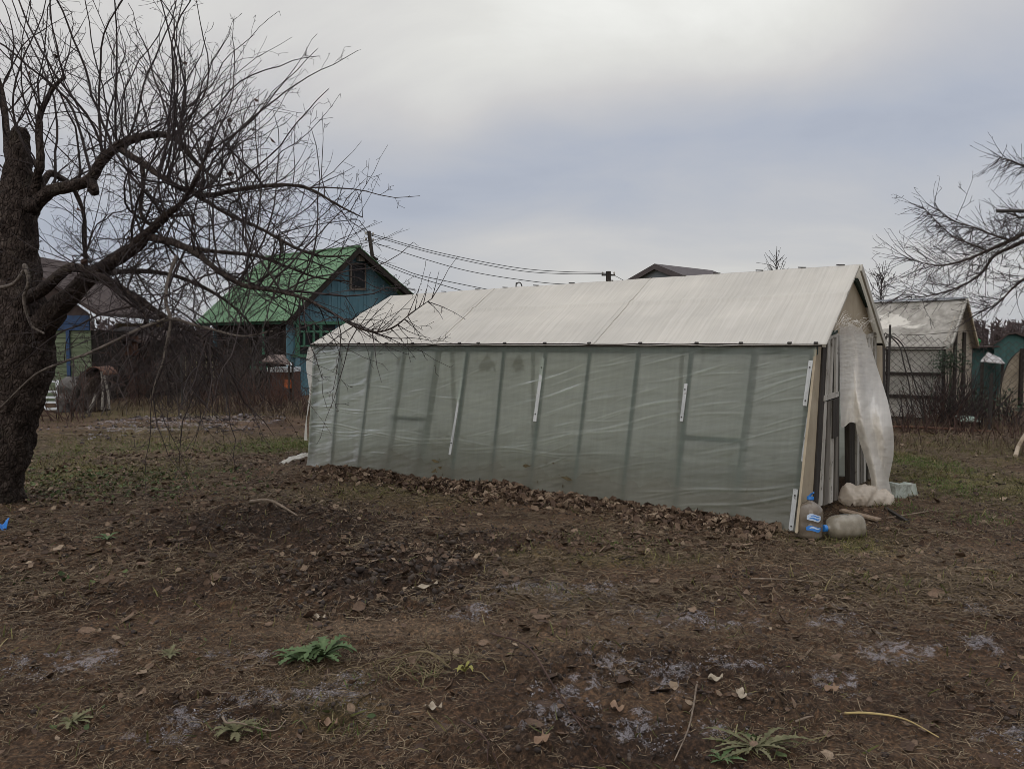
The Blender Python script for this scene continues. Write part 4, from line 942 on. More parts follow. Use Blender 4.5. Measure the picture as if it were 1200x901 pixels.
MB().prism([a - UPZ * .1, a + GDh * (hr + hl - .4) - UPZ * .1, a + GDh * (hr + hl - .4) + UPZ * RE.z, hpt(0, AX.z - .1) + LD * (L_H - .8), a + UPZ * zE], LD * .05).build('back_wall', BLUEWOOD, hb_)
def roofslope(A, Bq, C, D, name, m, n=46, amp=.018, rows_=9):
    mb = MB(); nn_ = (Bq - A).cross(C - A).normalized(); nn_ = nn_ if nn_.z > 0 else -nn_
    def fn(u, v):
        return lerp(lerp(A, Bq, u), lerp(C, D, u), v) + nn_ * (amp * (.5 + .5 * math.cos(u * 2 * math.pi * n)) + .016 * ((1 - v) * rows_ % 1.0))
    mb.grid(fn, n * 6, rows_ * 5); return mb.build(name, m, hb_, smooth=False, solid=.02)
roofslope(LE + (LE - AX) * .04, FL + (LE - AX) * .04, AX, FA, 'roof', GREENROOF, 26)
roofslope(RE, FR, AX, FA, 'roof', GREENROOF, 26)
MB().beam(AX + UPZ * .03 - LD * .03, FA + UPZ * .03, .12, .06).build('ridge_cap', GREENROOF, hb_)
for a, b in ((AX, LE + (LE - AX) * .04), (AX, RE)):
    d = (b - a).normalized(); n_ = V((0, 0, -1)) - d * V((0, 0, -1)).dot(d); n_.normalize()
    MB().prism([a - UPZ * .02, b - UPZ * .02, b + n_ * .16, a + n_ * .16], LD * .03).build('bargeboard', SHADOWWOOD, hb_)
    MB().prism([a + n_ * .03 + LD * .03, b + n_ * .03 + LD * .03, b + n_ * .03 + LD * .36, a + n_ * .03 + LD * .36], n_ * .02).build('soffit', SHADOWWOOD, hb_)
HP0 = hpt(0, 0)
def hg(px, py, o=0.0): return PL(px, py, HP0, HN) + HN * o
def hpoly(name, pts, m, o, th, par=hb_): return MB().prism([hg(x, y, o) for x, y in pts], HN * th).build(name, m, par)
def hrect(name, x0, y0, x1, y1, m, o, th, par=hb_): return hpoly(name, [(x0, y1), (x1, y1), (x1, y0), (x0, y0)], m, o, th, par)
wf = hrect('window', 409, 308.5, 427.5, 340, WOODFRAME, .02, .05)
hrect('pane', 411, 310.5, 425.5, 337.5, GLASSD, .075, .008, wf)
hrect('lamp', 417, 300, 424, 306.5, OLDWHITE, .03, .12)
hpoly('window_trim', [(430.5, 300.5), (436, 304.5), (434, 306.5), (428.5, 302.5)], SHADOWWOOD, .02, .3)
# veranda frame
vs_ = hrect('glazed_front', 346, 380, 392, 417, GLASSD, .03, .01)
hrect('trim_band', 341, 376.5, 402, 380.5, GREENTRIM, .04, .06)
hrect('trim_band', 341, 415, 378, 418.5, GREENTRIM, .04, .06)
for x0, y0, x1, y1 in [(345, 372, 349, 418), (372.5, 381, 375.5, 415), (350, 387.5, 372.5, 390), (350, 404.5, 372.5, 406.5), (353.5, 390, 355.5, 405), (365, 381, 367, 404), (359, 381, 360.3, 388), (376, 387.5, 400, 390)]:
    hrect('glazing_bar', x0, y0, x1, y1, GREENTRIM, .045, .05, vs_)
hrect('corner_post', 345, 418, 349.5, 446, BLUEWOOD, .03, .06)
# left flank veranda (open, dark inside) with green rails, seen obliquely under the eave
sw0 = hpt(-hl + .42, 0)
def hs(px, py, o=0.0): return PL(px, py, sw0, GDh) - GDh * o
def srect(name, x0, y0, x1, y1, m, o, th, par=hb_): return MB().prism([hs(x0, y1, o), hs(x1, y1, o), hs(x1, y0, o), hs(x0, y0, o)], -GDh * th).build(name, m, par)
e1 = FL + (FL - LE) * .02
MB().beam(LE + UPZ * -.12 + GDh * .12, FL + UPZ * -.12 + GDh * .12, .09, .10).build('eave_beam', GREENTRIM, hb_)
for k, f_ in enumerate((.2, .34, .48, .65, .82)):
    a = lerp(LE, FL, f_) + GDh * .25; MB().beam(V((a.x, a.y, -.05)), V((a.x, a.y, LE.z - .1)), .07).build('veranda_post', GREENTRIM if k == 1 else SHADOWWOOD, hb_)
for z in (.85, 1.05):
    a = lerp(LE, FL, .06) + GDh * .2; b = lerp(LE, FL, .5) + GDh * .2; a.z = b.z = z; MB().beam(a, b, .05, .10).build('veranda_rail', GREENTRIM, hb_)
# stove pipe on the ridge and service mast on the gable
pp = PL(328, 300, AX, GDh); pp = AX + LD * (L_H * .82); MB().tube([pp - UPZ * .2, pp + UPZ * .42], .075, 12).build('stove_pipe', IRON, hb_)
MB().tube([pp + UPZ * .42, pp + UPZ * .50, pp + UPZ * .55], [.10, .10, .02], 12).build('pipe_cap', IRON, hb_)
MB_ = hg(434.5, 303, .12); MT = P(432.2, 271, MB_.y); ms = thing('service_mast', tuple(MB_), 'dark wooden mast fixed to the blue gable carrying the overhead wires', 'mast')
MB().beam(MB_ - UPZ * .15, MT, .11).build('pole', DARKWOOD, ms)
for dz in (.12, .32):
    MB().beam(MT + UPZ * -dz - GDh * .14, MT + UPZ * -dz + GDh * .2, .025).build('bracket', IRON, ms)
    for s_ in (-.13, .19): MB().tube([MT + UPZ * (-dz) + GDh * s_, MT + UPZ * (-dz + .05) + GDh * s_, MT + UPZ * (-dz + .10) + GDh * s_], [.02, .035, .02], 8).build('insulator', OLDWHITE, ms)

# second pole far behind the ridge, wires between
PB = P(713, 403, 41); PB.z = 0; PT_ = P(713, 318, 41); pol = thing('utility_pole', tuple(PB), 'short dark utility pole standing behind the greenhouse ridge', 'utility pole')
MB().tube([PB - UPZ * .1, PT_], [.17, .13], 10).build('pole', DARKWOOD, pol); MB().beam(PT_ - UPZ * .2 - V((.35, 0, 0)), PT_ - UPZ * .2 + V((.35, 0, 0)), .07).build('crossarm', DARKWOOD, pol)
for x in (-.3, .3): MB().tube([PT_ + V((x, 0, -.17)), PT_ + V((x, 0, -.08)), PT_ + V((x, 0, -.03))], [.03, .05, .03], 8).build('insulator', OLDWHITE, pol)
WIRE = mat('black_wire', [(.02, .02, .022), (.035, .035, .037)], 5, .6, .05)
def wire(pxs, D0, D1, label, group=None, r=.011, name='overhead_wire'):
    n = len(pxs) - 1; q = cr([P(x, y, lerp(D0, D1, (x - pxs[0][0]) / (pxs[-1][0] - pxs[0][0]))) for x, y in pxs], 40)
    o = MB().tube(q, [r * (1 + .5 * i / 40) for i in range(41)], 4).build(name, WIRE, origin=tuple(q[0])); tag(o, label, 'wire', group)
wire([(433, 273.5), (512, 295.5), (603, 313.5), (660, 318.5), (713, 319.5)], MT.y, 41, 'topmost overhead wire sagging from the blue house mast to the far pole', None)
wire([(433, 275.5), (512, 298), (603, 316.5), (660, 321), (713, 321)], MT.y, 41, 'second overhead wire running close below the topmost one to the far pole', None)
wire([(434, 283), (492, 302), (548, 317.5), (603, 327), (658, 333), (713, 332.5)], MT.y, 41, 'middle overhead wire sagging onto the greenhouse ridge line before the far pole', None)
wire([(437, 303), (470, 315), (493, 323), (540, 333), (600, 345)], MT.y, 40, 'lower overhead wire dropping from the blue gable behind the greenhouse roof', None)
wire([(437, 304.5), (480, 322), (520, 334.5), (560, 346)], MT.y, 36, 'lowest steepest overhead wire dropping from the blue gable', None)
wire([(713, 320), (724, 325), (740, 334)], 41, 46, 'short wire running from the far pole down towards the grey house', None)
wire([(433, 274), (424, 263), (417, 258), (380, 262), (330, 272)], MT.y, 24, 'slack wire running left from the mast behind the apple branches', None)
# grey house far behind
GREYB = mat('grey_boards', [(.10, .115, .13), (.14, .155, .17), (.175, .19, .2)], 4, .8, .2, stretch=(.3, .3, 3))
BROWNR = mat('brown_roof', [(.055, .045, .045), (.08, .066, .064)], 3, .7, .2)
gA = P(767, 311.5, 46); gL = P(734, 330.5, 47.5); hd = V((gA.x - gL.x, gA.y - gL.y, 0)).normalized(); gR = gA + hd * (gA - gL).dot(hd); gR.z = gL.z; hn = V((hd.y, -hd.x, 0)); hn = hn if hn.y < 0 else -hn
b2 = thing('distant_house', (gA.x, gA.y, 0), 'distant grey boarded house with a dark brown gable roof above the greenhouse ridge', 'house')
ZL = -hn * 6
o_ = -hn * .3
MB().prism([V((gL.x, gL.y, -.1)) + hd * .25 + o_, V((gR.x, gR.y, -.1)) - hd * .25 + o_, gR - hd * .25 + o_ + UPZ * .02, gA + o_ - UPZ * .1, gL + hd * .25 + o_ + UPZ * .02], ZL * .9).build('wall', GREYB, b2)
for A in (gL, gR):
    MB().prism([gA, A, A + ZL, gA + ZL], UPZ * .12).build('roof', BROWNR, b2)
    MB().prism([gA + UPZ * .0, A, A - UPZ * .2, gA - UPZ * .2], hn * .03).build('bargeboard', BROWNR, b2)
# bent pipe standing behind the ridge
a = P(604.5, 345, 14.5); b = P(612, 345, 14.5); c = P(608.2, 331, 14.5)
q = [V((a.x - .01, a.y, 0)), V((a.x, a.y, 1.8)), P(604.7, 337, 14.5), P(606, 332.5, 14.5), c, P(610.5, 332.5, 14.5), P(611.7, 336, 14.5), P(612, 341, 14.5)]
tag(MB().tube(cr(q, 50), .011, 6).build('bent_pipe', IRON, origin=tuple(q[0])), 'thin bent pipe hook sticking up behind the middle of the greenhouse ridge', 'pipe')

# ================================================================== left background
GREENCLAP = mat('pale_green_clapboard', [(.075, .092, .055), (.10, .122, .074), (.13, .155, .10)], 3, .8, .2, stretch=(.4, .4, 4), dirt=(.10, .12, .085), dsc=5, dlo=.58, dhi=.8)
BLUETRIM = mat('strong_blue_paint', [(.02, .045, .10), (.03, .06, .13)], 6, .7, .2, dirt=(.03, .035, .045), dsc=5)
ROOFBR = mat('brown_slate_roof', [(.035, .024, .022), (.055, .040, .036), (.075, .057, .052)], 5, .9, .4)
DLH = 21.5
h3 = thing('garden_house', tuple(P(50, 403, DLH).xy) + (0,), 'pale green clapboard garden house with blue trim half hidden behind the apple trunk', 'house')
wl = P(-70, 403, DLH).x; wr = P(106, 403, DLH).x; ztop = P(50, 387, DLH).z
mb = MB(); z = -.05; i = 0
while z < ztop:
    e = min(z + .13, ztop); mb.add([V((wl, DLH, z)), V((wr, DLH, z)), V((wr, DLH + .022, e)), V((wl, DLH + .022, e)), V((wl, DLH + .05, z)), V((wr, DLH + .05, z)), V((wr, DLH + .05, e)), V((wl, DLH + .05, e))], [(0, 1, 2, 3), (4, 7, 6, 5), (0, 4, 5, 1), (3, 2, 6, 7), (0, 3, 7, 4), (1, 5, 6, 2)]); z = e
mb.build('wall', GREENCLAP, h3)
MB().box((wr - .02, DLH + 2.05, ztop / 2), .04, 3.9, ztop).build('side_wall', SHADOWWOOD, h3)
zf = P(50, 369.5, DLH).z
MB().box(((wl + wr) / 2, DLH - .02, (ztop + zf) / 2), wr - wl, .06, zf - ztop).build('frieze', BLUETRIM, h3)
MB().box(((wl + wr) / 2, DLH - .055, zf - .2), wr - wl, .02, .06).build('trim_band', BLUETRIM, h3)
for x in (80.5,): MB().box((P(x, 403, DLH).x, DLH - .03, ztop / 2 + .05), .09, .05, ztop + .1).build('corner_board', BLUETRIM, h3)
wn = MB().box((P(2, 403, DLH).x, DLH - .03, P(2, 415, DLH).z), .9, .06, .75).build('window', OLDWHITE, h3); MB().box((P(2, 403, DLH).x, DLH - .065, P(2, 415, DLH).z), .74, .012, .6).build('pane', GLASSD, wn)
ap = P(20, 300, DLH + .3)
for s_, x in ((1, 114), (-1, -74)):
    e = P(x, 370, DLH - .3); MB().prism([V((ap.x, DLH - .35, ap.z)), e, e + V((0, 4.4, 0)), V((ap.x, DLH + 4.05, ap.z))], UPZ * .09).build('roof', ROOFBR, h3)
MB().prism([V((wl, DLH + .06, zf)), V((wr, DLH + .06, zf)), V((ap.x, DLH + .06, ap.z - .05))], V((0, .05, 0))).build('gable', ROOFBR, h3)
# white ladder frame leaning by the trunk
def polyframe(name, D, px, m, label, cat, rungs, lean=.35):
    (xl, xr, yt, yb) = px; a, b = P(xl, yb, D), P(xr, yb, D); c, d = P(xl + 1.5, yt, D + lean), P(xr - 1.5, yt, D + lean)
    root = thing(name, ((a.x + b.x) / 2, D, a.z), label, cat)
    for p, q in ((a, c), (b, d)): MB().beam(p, q, .07, .05).build('stile', m, root)
    for k in rungs: MB().beam(lerp(a, c, k), lerp(b, d, k), .06, .05).build('rung', m, root)
WHITEP = mat('white_paint', [(.42, .44, .45), (.55, .57, .58)], 6, .6, .15)
polyframe('window_frame', 18.6, (51, 68.5, 446, 480), WHITEP, 'white timber frame leaning against the pale green house beside the apple trunk', 'frame', (.03, .25, .42, .62, .97))
WRAP = mat('grey_sacking', [(.045, .042, .038), (.09, .083, .077), (.15, .14, .13)], 5, .85, .7, dirt=(.035, .03, .026), dsc=4)
def lump(px, py0, py1, wpx, D, m, name, label, cat, seed, kink=.35, k=14, lean=0):
    a = P(px, py1, D); a.z = 0; top = P(px + lean, py0, D); r = wpx / 2 * D / F
    q = [lerp(a, top, i / 9) for i in range(10)]; rr_ = [r * v_ for v_ in (1.05, 1.05, 1, .98, .95, .93, .92, .85, .7, .35)]
    o = MB().tube(q, rr_, k, True, kink, seed).build(name, m, origin=tuple(a), smooth=True); return tag(o, label, cat)
lump(86, 441, 478, 26, 19, WRAP, 'wrapped_bundle', 'grey sacking bundle standing between the white frame and the mossy stump', 'bundle', 3, .5)
lump(73, 462, 480, 12, 18.5, WRAP, 'small_sack', 'small grey sack slumped beside the white timber frame', 'sack', 6, .5)
st_ = lump(109, 432, 481, 28, 18.8, BARK, 'tree_stump', 'tall mossy tree stump with a rusty sheet bent over its top', 'stump', 9, .4)
a = P(97, 440, 18.5); b = P(122, 436, 18.5); mb = MB()
def fn(u, v):
    p = lerp(a, b, u); p.y += (v - .5) * .7 + .3; p.z += .16 * math.sin(u * math.pi) - (.5 * max(0, u - .85)); return p
mb.grid(fn, 14, 4); o = mb.build('rusty_sheet', RUST, smooth=True, solid=.012, origin=tuple(a)); tag(o, 'rusty bent sheet capping the mossy stump', 'metal sheet')
for x0, y0, x1, y1, lab in [(122, 440, 128, 480, 'pale stick leaning on the right of the mossy stump'), (119, 436, 119.5, 480, 'upright pale stick against the mossy stump'), (112, 462, 102, 484, 'short split pale log lying at the foot of the mossy stump')]:
    a, b = P(x0, y0, 18.3), P(x1, y1, 17.8); tag(MB().tube([a, lerp(a, b, .5) + V((.03, 0, 0)), b], [.025, .03, .03], 6).build('stick', GREYWOOD, origin=tuple(b)), lab, 'stick')
# dark shed with rusty sheet and yellow board
D4 = 23.5
sh = thing('woodshed', tuple(P(140, 403, D4).xy) + (0,), 'low dark plank woodshed with a rusty tin sheet behind the bare shrubs', 'shed')
x0, x1 = P(108, 403, D4).x, P(180, 403, D4).x; zt = P(140, 398, D4).z
mb = MB(); x = x0
i = 0
while x < x1: mb.box((x + .06, D4 + .01 * (i % 2), zt / 2), .115, .03, zt + .06 * ((i * 7) % 3 - 1)); x += .125; i += 1
mb.build('wall', SHADOWWOOD, sh); MB().box(((x0 + x1) / 2, D4 + 1.0, zt / 2 - .02), x1 - x0 - .05, 1.9, zt).build('body', SHADOWWOOD, sh)
MB().prism([V((x0 - .15, D4 - .2, zt)), V((x1 + .1, D4 - .2, zt - .1)), V((x1 + .1, D4 + 2.2, zt + .35)), V((x0 - .15, D4 + 2.2, zt + .4))], UPZ * .04).build('roof', ROOFBR, sh)
MB().box((P(152, 403, D4).x, D4 - .06, P(152, 405, D4).z), .56, .03, .58).build('tin_sheet', RUST, sh)
YEL = mat('yellow_board', [(.22, .17, .09), (.30, .235, .13)], 5, .85, .3)
MB().box((P(122, 403, D4).x, D4 + 2.3, P(122, 383, D4).z), 1.6, .05, .32).build('board', YEL, sh)
# dark plank fence behind the shrubs
D5 = 24.5
fe = thing('plank_fence', tuple(P(240, 403, D5).xy) + (0,), 'dark weathered plank fence behind the tangle of bare shrubs', 'fence')
mb = MB(); x = P(180, 403, D5).x; x1 = P(322, 403, D5).x; i = 0; rf = random.Random(2)
while x < x1:
    h = 1.35 + rf.uniform(-.12, .10); mb.box((x, D5 + .01 * (i % 2), h / 2), .11, .025, h); x += .13 + rf.choice((0, 0, .02, .08)); i += 1
mb.build('planks', SHADOWWOOD, fe)
for z in (.4, 1.1): MB().beam(V((P(180, 403, D5).x, D5 + .05, z)), V((x1, D5 + .05, z)), .05, .08).build('rail', DARKWOOD, fe)
# little roofed oven
D6 = 20.5
ov = thing('garden_oven', tuple(P(328, 403, D6).xy) + (0,), 'small brick garden oven with an orange door and a brown shingle roof', 'oven')
BRICK = mat('dark_red_brick', [(.045, .022, .016), (.075, .034, .022), (.10, .048, .03)], 12, .9, .5)
ORANGE = mat('orange_enamel', [(.30, .075, .022), (.40, .10, .03)], 6, .6, .2, dirt=(.10, .04, .02), dsc=9)
def bx6(name, xa, ya, xb, yb, dep, y0, m, par=ov):
    p, q = P(xa, yb, D6), P(xb, ya, D6); z0 = p.z
    return MB().box(((p.x + q.x) / 2, D6 + y0 + dep / 2, (z0 + q.z) / 2), q.x - p.x, dep, q.z - z0).build(name, m, par, bevel=.008)
bx6('body', 314, 435, 343.5, 472, .7, 0, BRICK); bx6('door', 333.5, 444.5, 342, 455, .04, -.04, ORANGE); bx6('mantel', 313.5, 431, 344, 436, .78, -.05, WHITEP)
for x in (339.5, 343.5, 316): bx6('roof_post', x - .7, 424, x + .7, 470, .05, -.06, DARKWOOD)
a, b, c, d = P(307, 424, D6 - .35), P(341, 428, D6 - .35), P(333, 417, D6 + .4), P(316, 417, D6 + .4)
MB().prism([a, b, c, d], UPZ * .03).build('roof', mat('weathered_shingle', [(.07, .05, .042), (.14, .105, .09), (.20, .16, .14)], 9, .9, .7), ov)
a, b, c, d = P(335, 428.5, D6 - .36), P(342.5, 428.5, D6 - .36), P(340, 425, D6 + .0), P(334, 425, D6 + .0)
MB().prism([a, b, c, d], UPZ * .02).build('roof_patch', WHITEP, ov)

# ---- chain link
CHAIN = mat('rusty_wire', [(.045, .035, .03), (.075, .06, .052)], 9, .8, .1, metal=.2)
def chainlink(mb, a, b, h0, h1, pitch, r, sag=0.0, jit=.0, seed=1):
    a = V(a); b = V(b); L = (b - a).length; d = (b - a) / L; n_ = V((d.y, -d.x, 0)); rg = random.Random(seed)
    w_ = pitch * .5; cols = int(L / w_)
    for k in range(cols):
        pts = []; m = int((h1 - h0) / (pitch / 2)); 
        for j in range(m + 1):
            x = k * w_ + (w_ if (j + k) % 2 else 0); z = h0 + j * pitch / 2
            top = h1 - sag * math.sin(math.pi * min(1, x / L)) - sag * .6 * float(vn(x * 1.1, 3, seed)); z = h0 + (z - h0) * (top - h0) / (h1 - h0)
            x += jit * (float(vn(x * 3, z * 3, seed)) - .5)
            pts.append(a + d * x + UPZ * z + n_ * (.006 * (1 if k % 2 else -1) + jit * 1.5 * (float(vn(x * 1.3, z * 1.3, seed + 5)) - .5)))
        mb.tube(pts, r, 3, cap=False)
DFn = 14.6
fn_ = thing('chain_link_fence', tuple(P(1110, 403, DFn).xy) + (0,), 'sagging rusty chain link fence with a low iron rail before the dirty second greenhouse', 'fence')
fa = P(1012, 403, DFn + .15); fb = P(1330, 403, DFn - .35); fa.z = fb.z = 0
mb = MB(); chainlink(mb, fa, fb, .12, 1.92, .135, .0060, .16, .05, 3); mb.build('wire_mesh', CHAIN, fn_)
zr = P(1100, 502, DFn).z
MB().tube([P(1030, 499.5, DFn), P(1075, 500.5, DFn), P(1120, 503, DFn - .05), P(1186, 508, DFn - .2), P(1330, 514, DFn - .4)], .024, 8).build('rail', RUST, fn_)
for x, y0 in ((1076, 501), (1112, 503), (1149, 505), (1260, 505)):
    a = P(x, y0 - 2, DFn - .1); MB().tube([V((a.x, a.y, -.1)), a], .02, 8).build('stub_post', RUST, fn_)
for x in (1042, 1162.5, 1290):
    a = P(x, 403, DFn - .05); hgt = 1.95 if x != 1162.5 else 1.05; MB().tube([V((a.x, a.y, -.1)), V((a.x + .01, a.y, hgt))], .032 if x == 1162.5 else .02, 8).build('post', IRON, fn_)
MB().tube([P(1036, 391.5, DFn), P(1080, 392.5, DFn), P(1136, 387.5, DFn - .1), P(1200, 391, DFn - .15), P(1330, 385, DFn - .3)], .005, 4).build('top_wire', CHAIN, fn_)
for (c0, c1, c2, lab) in [((1037, 400), (1052, 395), (1078, 470), 'outer dark hoop of thick wire bent beside the second greenhouse'), ((1037, 404), (1048, 396), (1066, 455), 'inner dark hoop of thick wire bent beside the second greenhouse')]:
    e = P(c2[0], c2[1], DFn + .5); q = cr([P(c0[0] - 3, c0[1] + 60, DFn + .6), P(c0[0], c0[1], DFn + .6), P((c0[0] + c1[0]) / 2, c1[1] - 1, DFn + .6), P(c1[0] + 6, c1[1] + 10, DFn + .6), P((c1[0] + c2[0]) / 2 + 2, (c1[1] + c2[1]) / 2, DFn + .5), e, V((e.x + .1, e.y, 0))], 40)
    tag(MB().tube(q, .014, 6).build('wire_hoop', IRON, origin=tuple(q[-1])), lab, 'hoop')
D7 = 19.0
lf = thing('chain_link_fence', tuple(P(300, 403, D7).xy) + (0,), 'thin chain link fence crossing before the blue cottage and the brick oven', 'fence')
mb = MB(); a, b = P(212, 403, D7 + .3), P(470, 403, D7 - .2); a.z = b.z = 0; chainlink(mb, a, b, .1, 1.42, .11, .0036, .03, .02, 8); mb.build('wire_mesh', CHAIN, lf)
for k in range(4): q = lerp(a, b, k / 3); MB().tube([q - UPZ * .1, q + UPZ * 1.5], .025, 8).build('post', IRON, lf)

# ================================================================== second greenhouse
t = NT('grimy_film'); v = t.coords(); c = t.ramp(t.noise(t.coords((1, 1, .4)), 3, 6, .7), [(.22, .21, .185), (.31, .295, .26), (.38, .36, .32)])
blot = t.ramp(t.noise(v, 1.7, 7, .72), [(0, 0, 0), (1, 1, 1)], .52, .66); c = t.mix(t.math('MULTIPLY', blot, .7), c, (.07, .065, .056))
GRIME = t.out(t.bsdf(c, .7, t.bump(t.noise(v, 6, 4), .4, .03), .2))
t = NT('peeling_roof'); v = t.coords((1, 1, 1)); c = t.ramp(t.noise(t.coords((2.2, 2.2, .35)), 3, 6, .7), [(.19, .175, .15), (.29, .27, .235), (.37, .35, .31)])
pl_ = t.ramp(t.noise(t.coords((.9, .9, 1.6)), .95, 5, .55, .6), [(0, 0, 0), (1, 1, 1)], .57, .60); c = t.mix(pl_, c, (.52, .49, .43))
gr_ = t.ramp(t.noise(v, 2.2, 8, .75), [(0, 0, 0), (.75,) * 3], .5, .66); c = t.mix(gr_, c, (.13, .12, .10))
PEEL = t.out(t.bsdf(c, .75, t.bump(t.noise(v, 7, 5), .4, .03), .2))
A0 = P(1107, 405.5, 16.0); a7 = V((.66, .75, 0)).normalized(); l7 = V((-a7.y, a7.x, 0))
W7 = 2.5; L7 = 7.5
g2 = thing('greenhouse', tuple(A0.xy) + (0,), 'second smaller greenhouse with a grimy peeling roof behind the chain link fence', 'greenhouse')
z7 = A0.z; ap7 = A0 + a7 * (W7 / 2); ap7.z = P(1123, 351, ap7.y).z; C7 = A0 + a7 * W7
mb = MB()
def fnr(Aq, Bq):
    def fn(u, v):
        p = lerp(Aq, Bq, v) + l7 * (L7 * u - .1); p.z += .02 * (float(fbm(u * 20, v * 4, 3, 3)) - .5) - .02 * math.sin(math.pi * v); return p
    return fn
dn7 = (A0 - ap7).normalized()
mb.grid(fnr(A0 + dn7 * .10, ap7), 60, 14); mb.build('roof_sheet', PEEL, g2, smooth=True, solid=.006)
mb = MB(); mb.grid(fnr(C7 + (C7 - ap7).normalized() * .1, ap7 - UPZ * .004), 40, 10); mb.build('roof_sheet', PEEL, g2, smooth=True, solid=.006)
def g7(pt, z): return V((pt.x, pt.y, z))
MB().prism([g7(A0, .0), g7(A0 + l7 * L7, 0), g7(A0 + l7 * L7, z7 - .02), g7(A0, z7 - .02)], a7 * .01).build('wall_film', GRIME, g2)
mb = MB().prism([g7(A0, 0), g7(C7, 0), C7, ap7 - UPZ * .02, A0], l7 * .01); mb.build('gable_film', mat('beige_gable_film', [(.22, .185, .14), (.29, .25, .195), (.34, .30, .24)], 3, .8, .2, dirt=(.14, .12, .09), dsc=2), g2)
MB().prism([g7(C7, 0), g7(C7 + l7 * L7, 0), C7 + l7 * L7, C7], -a7 * .01).build('wall_film', GRIME, g2)
for k in range(8):
    q = A0 + l7 * (L7 * k / 7) - a7 * .03; MB().beam(g7(q, -.05), g7(q, z7 - .01), .045).build('post', SHADOWWOOD, g2)
for z in (P(1070, 437, 16.8).z, P(1070, 463, 16.8).z, .05, z7 - .05):
    MB().beam(g7(A0 - a7 * .035, z), g7(A0 + l7 * L7 - a7 * .035, z), .05, .06).build('rail', SHADOWWOOD, g2)
for a, b in ((A0, ap7), (C7, ap7)):
    MB().beam(a - l7 * .12 + UPZ * .0, b - l7 * .12 + UPZ * .0, .04, .07).build('bargeboard', mat('pale_rake_board', [(.25, .235, .2), (.36, .34, .3)], 7, .8, .3, dirt=(.1, .09, .07), dsc=6) if a is A0 else BEIGE, g2)
for s_ in (.3, .62): q = A0 + a7 * (W7 * s_) - l7 * .03; MB().beam(g7(q, 0), g7(q, z7 + .3), .06).build('gable_post', DARKWOOD, g2)
MB().beam(ap7 - l7 * .11 + UPZ * .03, ap7 + l7 * L7 + UPZ * .03, .16, .03).build('ridge_cap', mat('zinc_ridge', [(.25, .27, .30), (.33, .35, .38)], 6, .5, .2), g2)
q0 = lerp(A0, ap7, .05) + l7 * 2.3; q1 = lerp(A0, ap7, .97) + l7 * 1.9; MB().beam(q0 + UPZ * .03, q1 + UPZ * .03, .05, .02).build('roof_batten', BATTENM, g2)
# green tarp scrap, teal shed, tin sheet, hoop tunnel
GREENTARP = mat('bright_green_net', [(.01, .12, .035), (.018, .19, .055)], 8, .6, .5)
a = P(1137, 404, 18.6); b = P(1149, 404, 18.6); mb = MB(); tp_ = [(0, 0, 0), (.05, 0, .25), (.12, .1, .30), (.20, .05, .16), (.26, 0, .10), (.25, .05, -.02)]
mb.prism([a + V(q) for q in tp_], V((.02, .25, .02))); tag(mb.build('green_tarp', GREENTARP, origin=tuple(a)), 'bright green scrap of tarp hung on the corner of the second greenhouse', 'tarp')
pmast = MB().tube([V((a.x + .1, a.y + .1, 0)), a + V((.1, .1, .1))], .02, 6).build('tarp_post', IRON, origin=(a.x + .1, a.y + .1, 0)); tag(pmast, 'thin dark post propping the bright green tarp scrap', 'post')
TEAL = mat('teal_boards', [(.030, .072, .068), (.045, .10, .094), (.06, .125, .117)], 4, .8, .3, stretch=(3, 3, .3))
D8 = 25
ts = thing('garden_shed', tuple(P(1180, 403, D8).xy) + (0,), 'teal boarded shed with a curved gable beyond the fence on the right', 'shed')
def q8(x, y, o=0.0): return P(x, y, D8 + o)
bz = lambda x, o=0: V((P(x, 403, D8 + o).x, D8 + o, -.05))
MB().prism([bz(1165), bz(1222), q8(1222, 408), q8(1209, 400), q8(1200, 395), q8(1190, 391.5), q8(1181, 393), q8(1173, 399), q8(1165, 404)], V((2.0, 3, 0))).build('body', TEAL, ts)
for (xa, ya), (xb, yb) in (((1163, 405), (1173, 399)), ((1173, 399), (1181, 392.5)), ((1181, 392.5), (1190, 391)), ((1190, 391), (1200, 394.5)), ((1200, 394.5), (1224, 409))):
    p, q = q8(xa, ya, -.15), q8(xb, yb, -.15); MB().prism([p, q, q + V((2.2, 3.3, 0)), p + V((2.2, 3.3, 0))], UPZ * .06).build('roof_panel', ROOFBR, ts)
MB().prism([bz(1138, .4), bz(1165, .4), q8(1165, 407, .4), q8(1138, 408, .4)], V((1.6, 2.5, 0))).build('lean_to', TEAL, ts)
MB().beam(q8(1136, 407, .2), q8(1166, 406, .2), .5, .05).build('lean_to_roof', ROOFBR, ts)
D9 = 22
ck = thing('tin_canopy', tuple(P(1162, 403, D9).xy) + (0,), 'small canopy with a rust blotched white sheet roof in front of the teal shed', 'canopy')
SHEET = mat('peeling_white_tin', [(.09, .065, .05), (.30, .29, .28), (.46, .45, .44)], 7, .7, .3)
MB().prism([P(1149, 424, D9 - .3), P(1178, 427, D9 - .3), P(1172, 420, D9 + .3), P(1157, 413.5, D9 + .3)], UPZ * .025).build('roof', SHEET, ck)
for x in (1151, 1175): a = P(x, 425, D9 - .2); MB().beam(V((a.x, a.y, -.05)), a, .06).build('post', DARKWOOD, ck)
MB().prism([V((P(1149, 403, D9).x, D9 + .35, 0)), V((P(1178, 403, D9).x, D9 + .35, 0)), P(1178, 424, D9 + .35), P(1149, 424, D9 + .35)], V((0, .03, 0))).build('back_panel', TEAL, ck)
D10 = 18.5
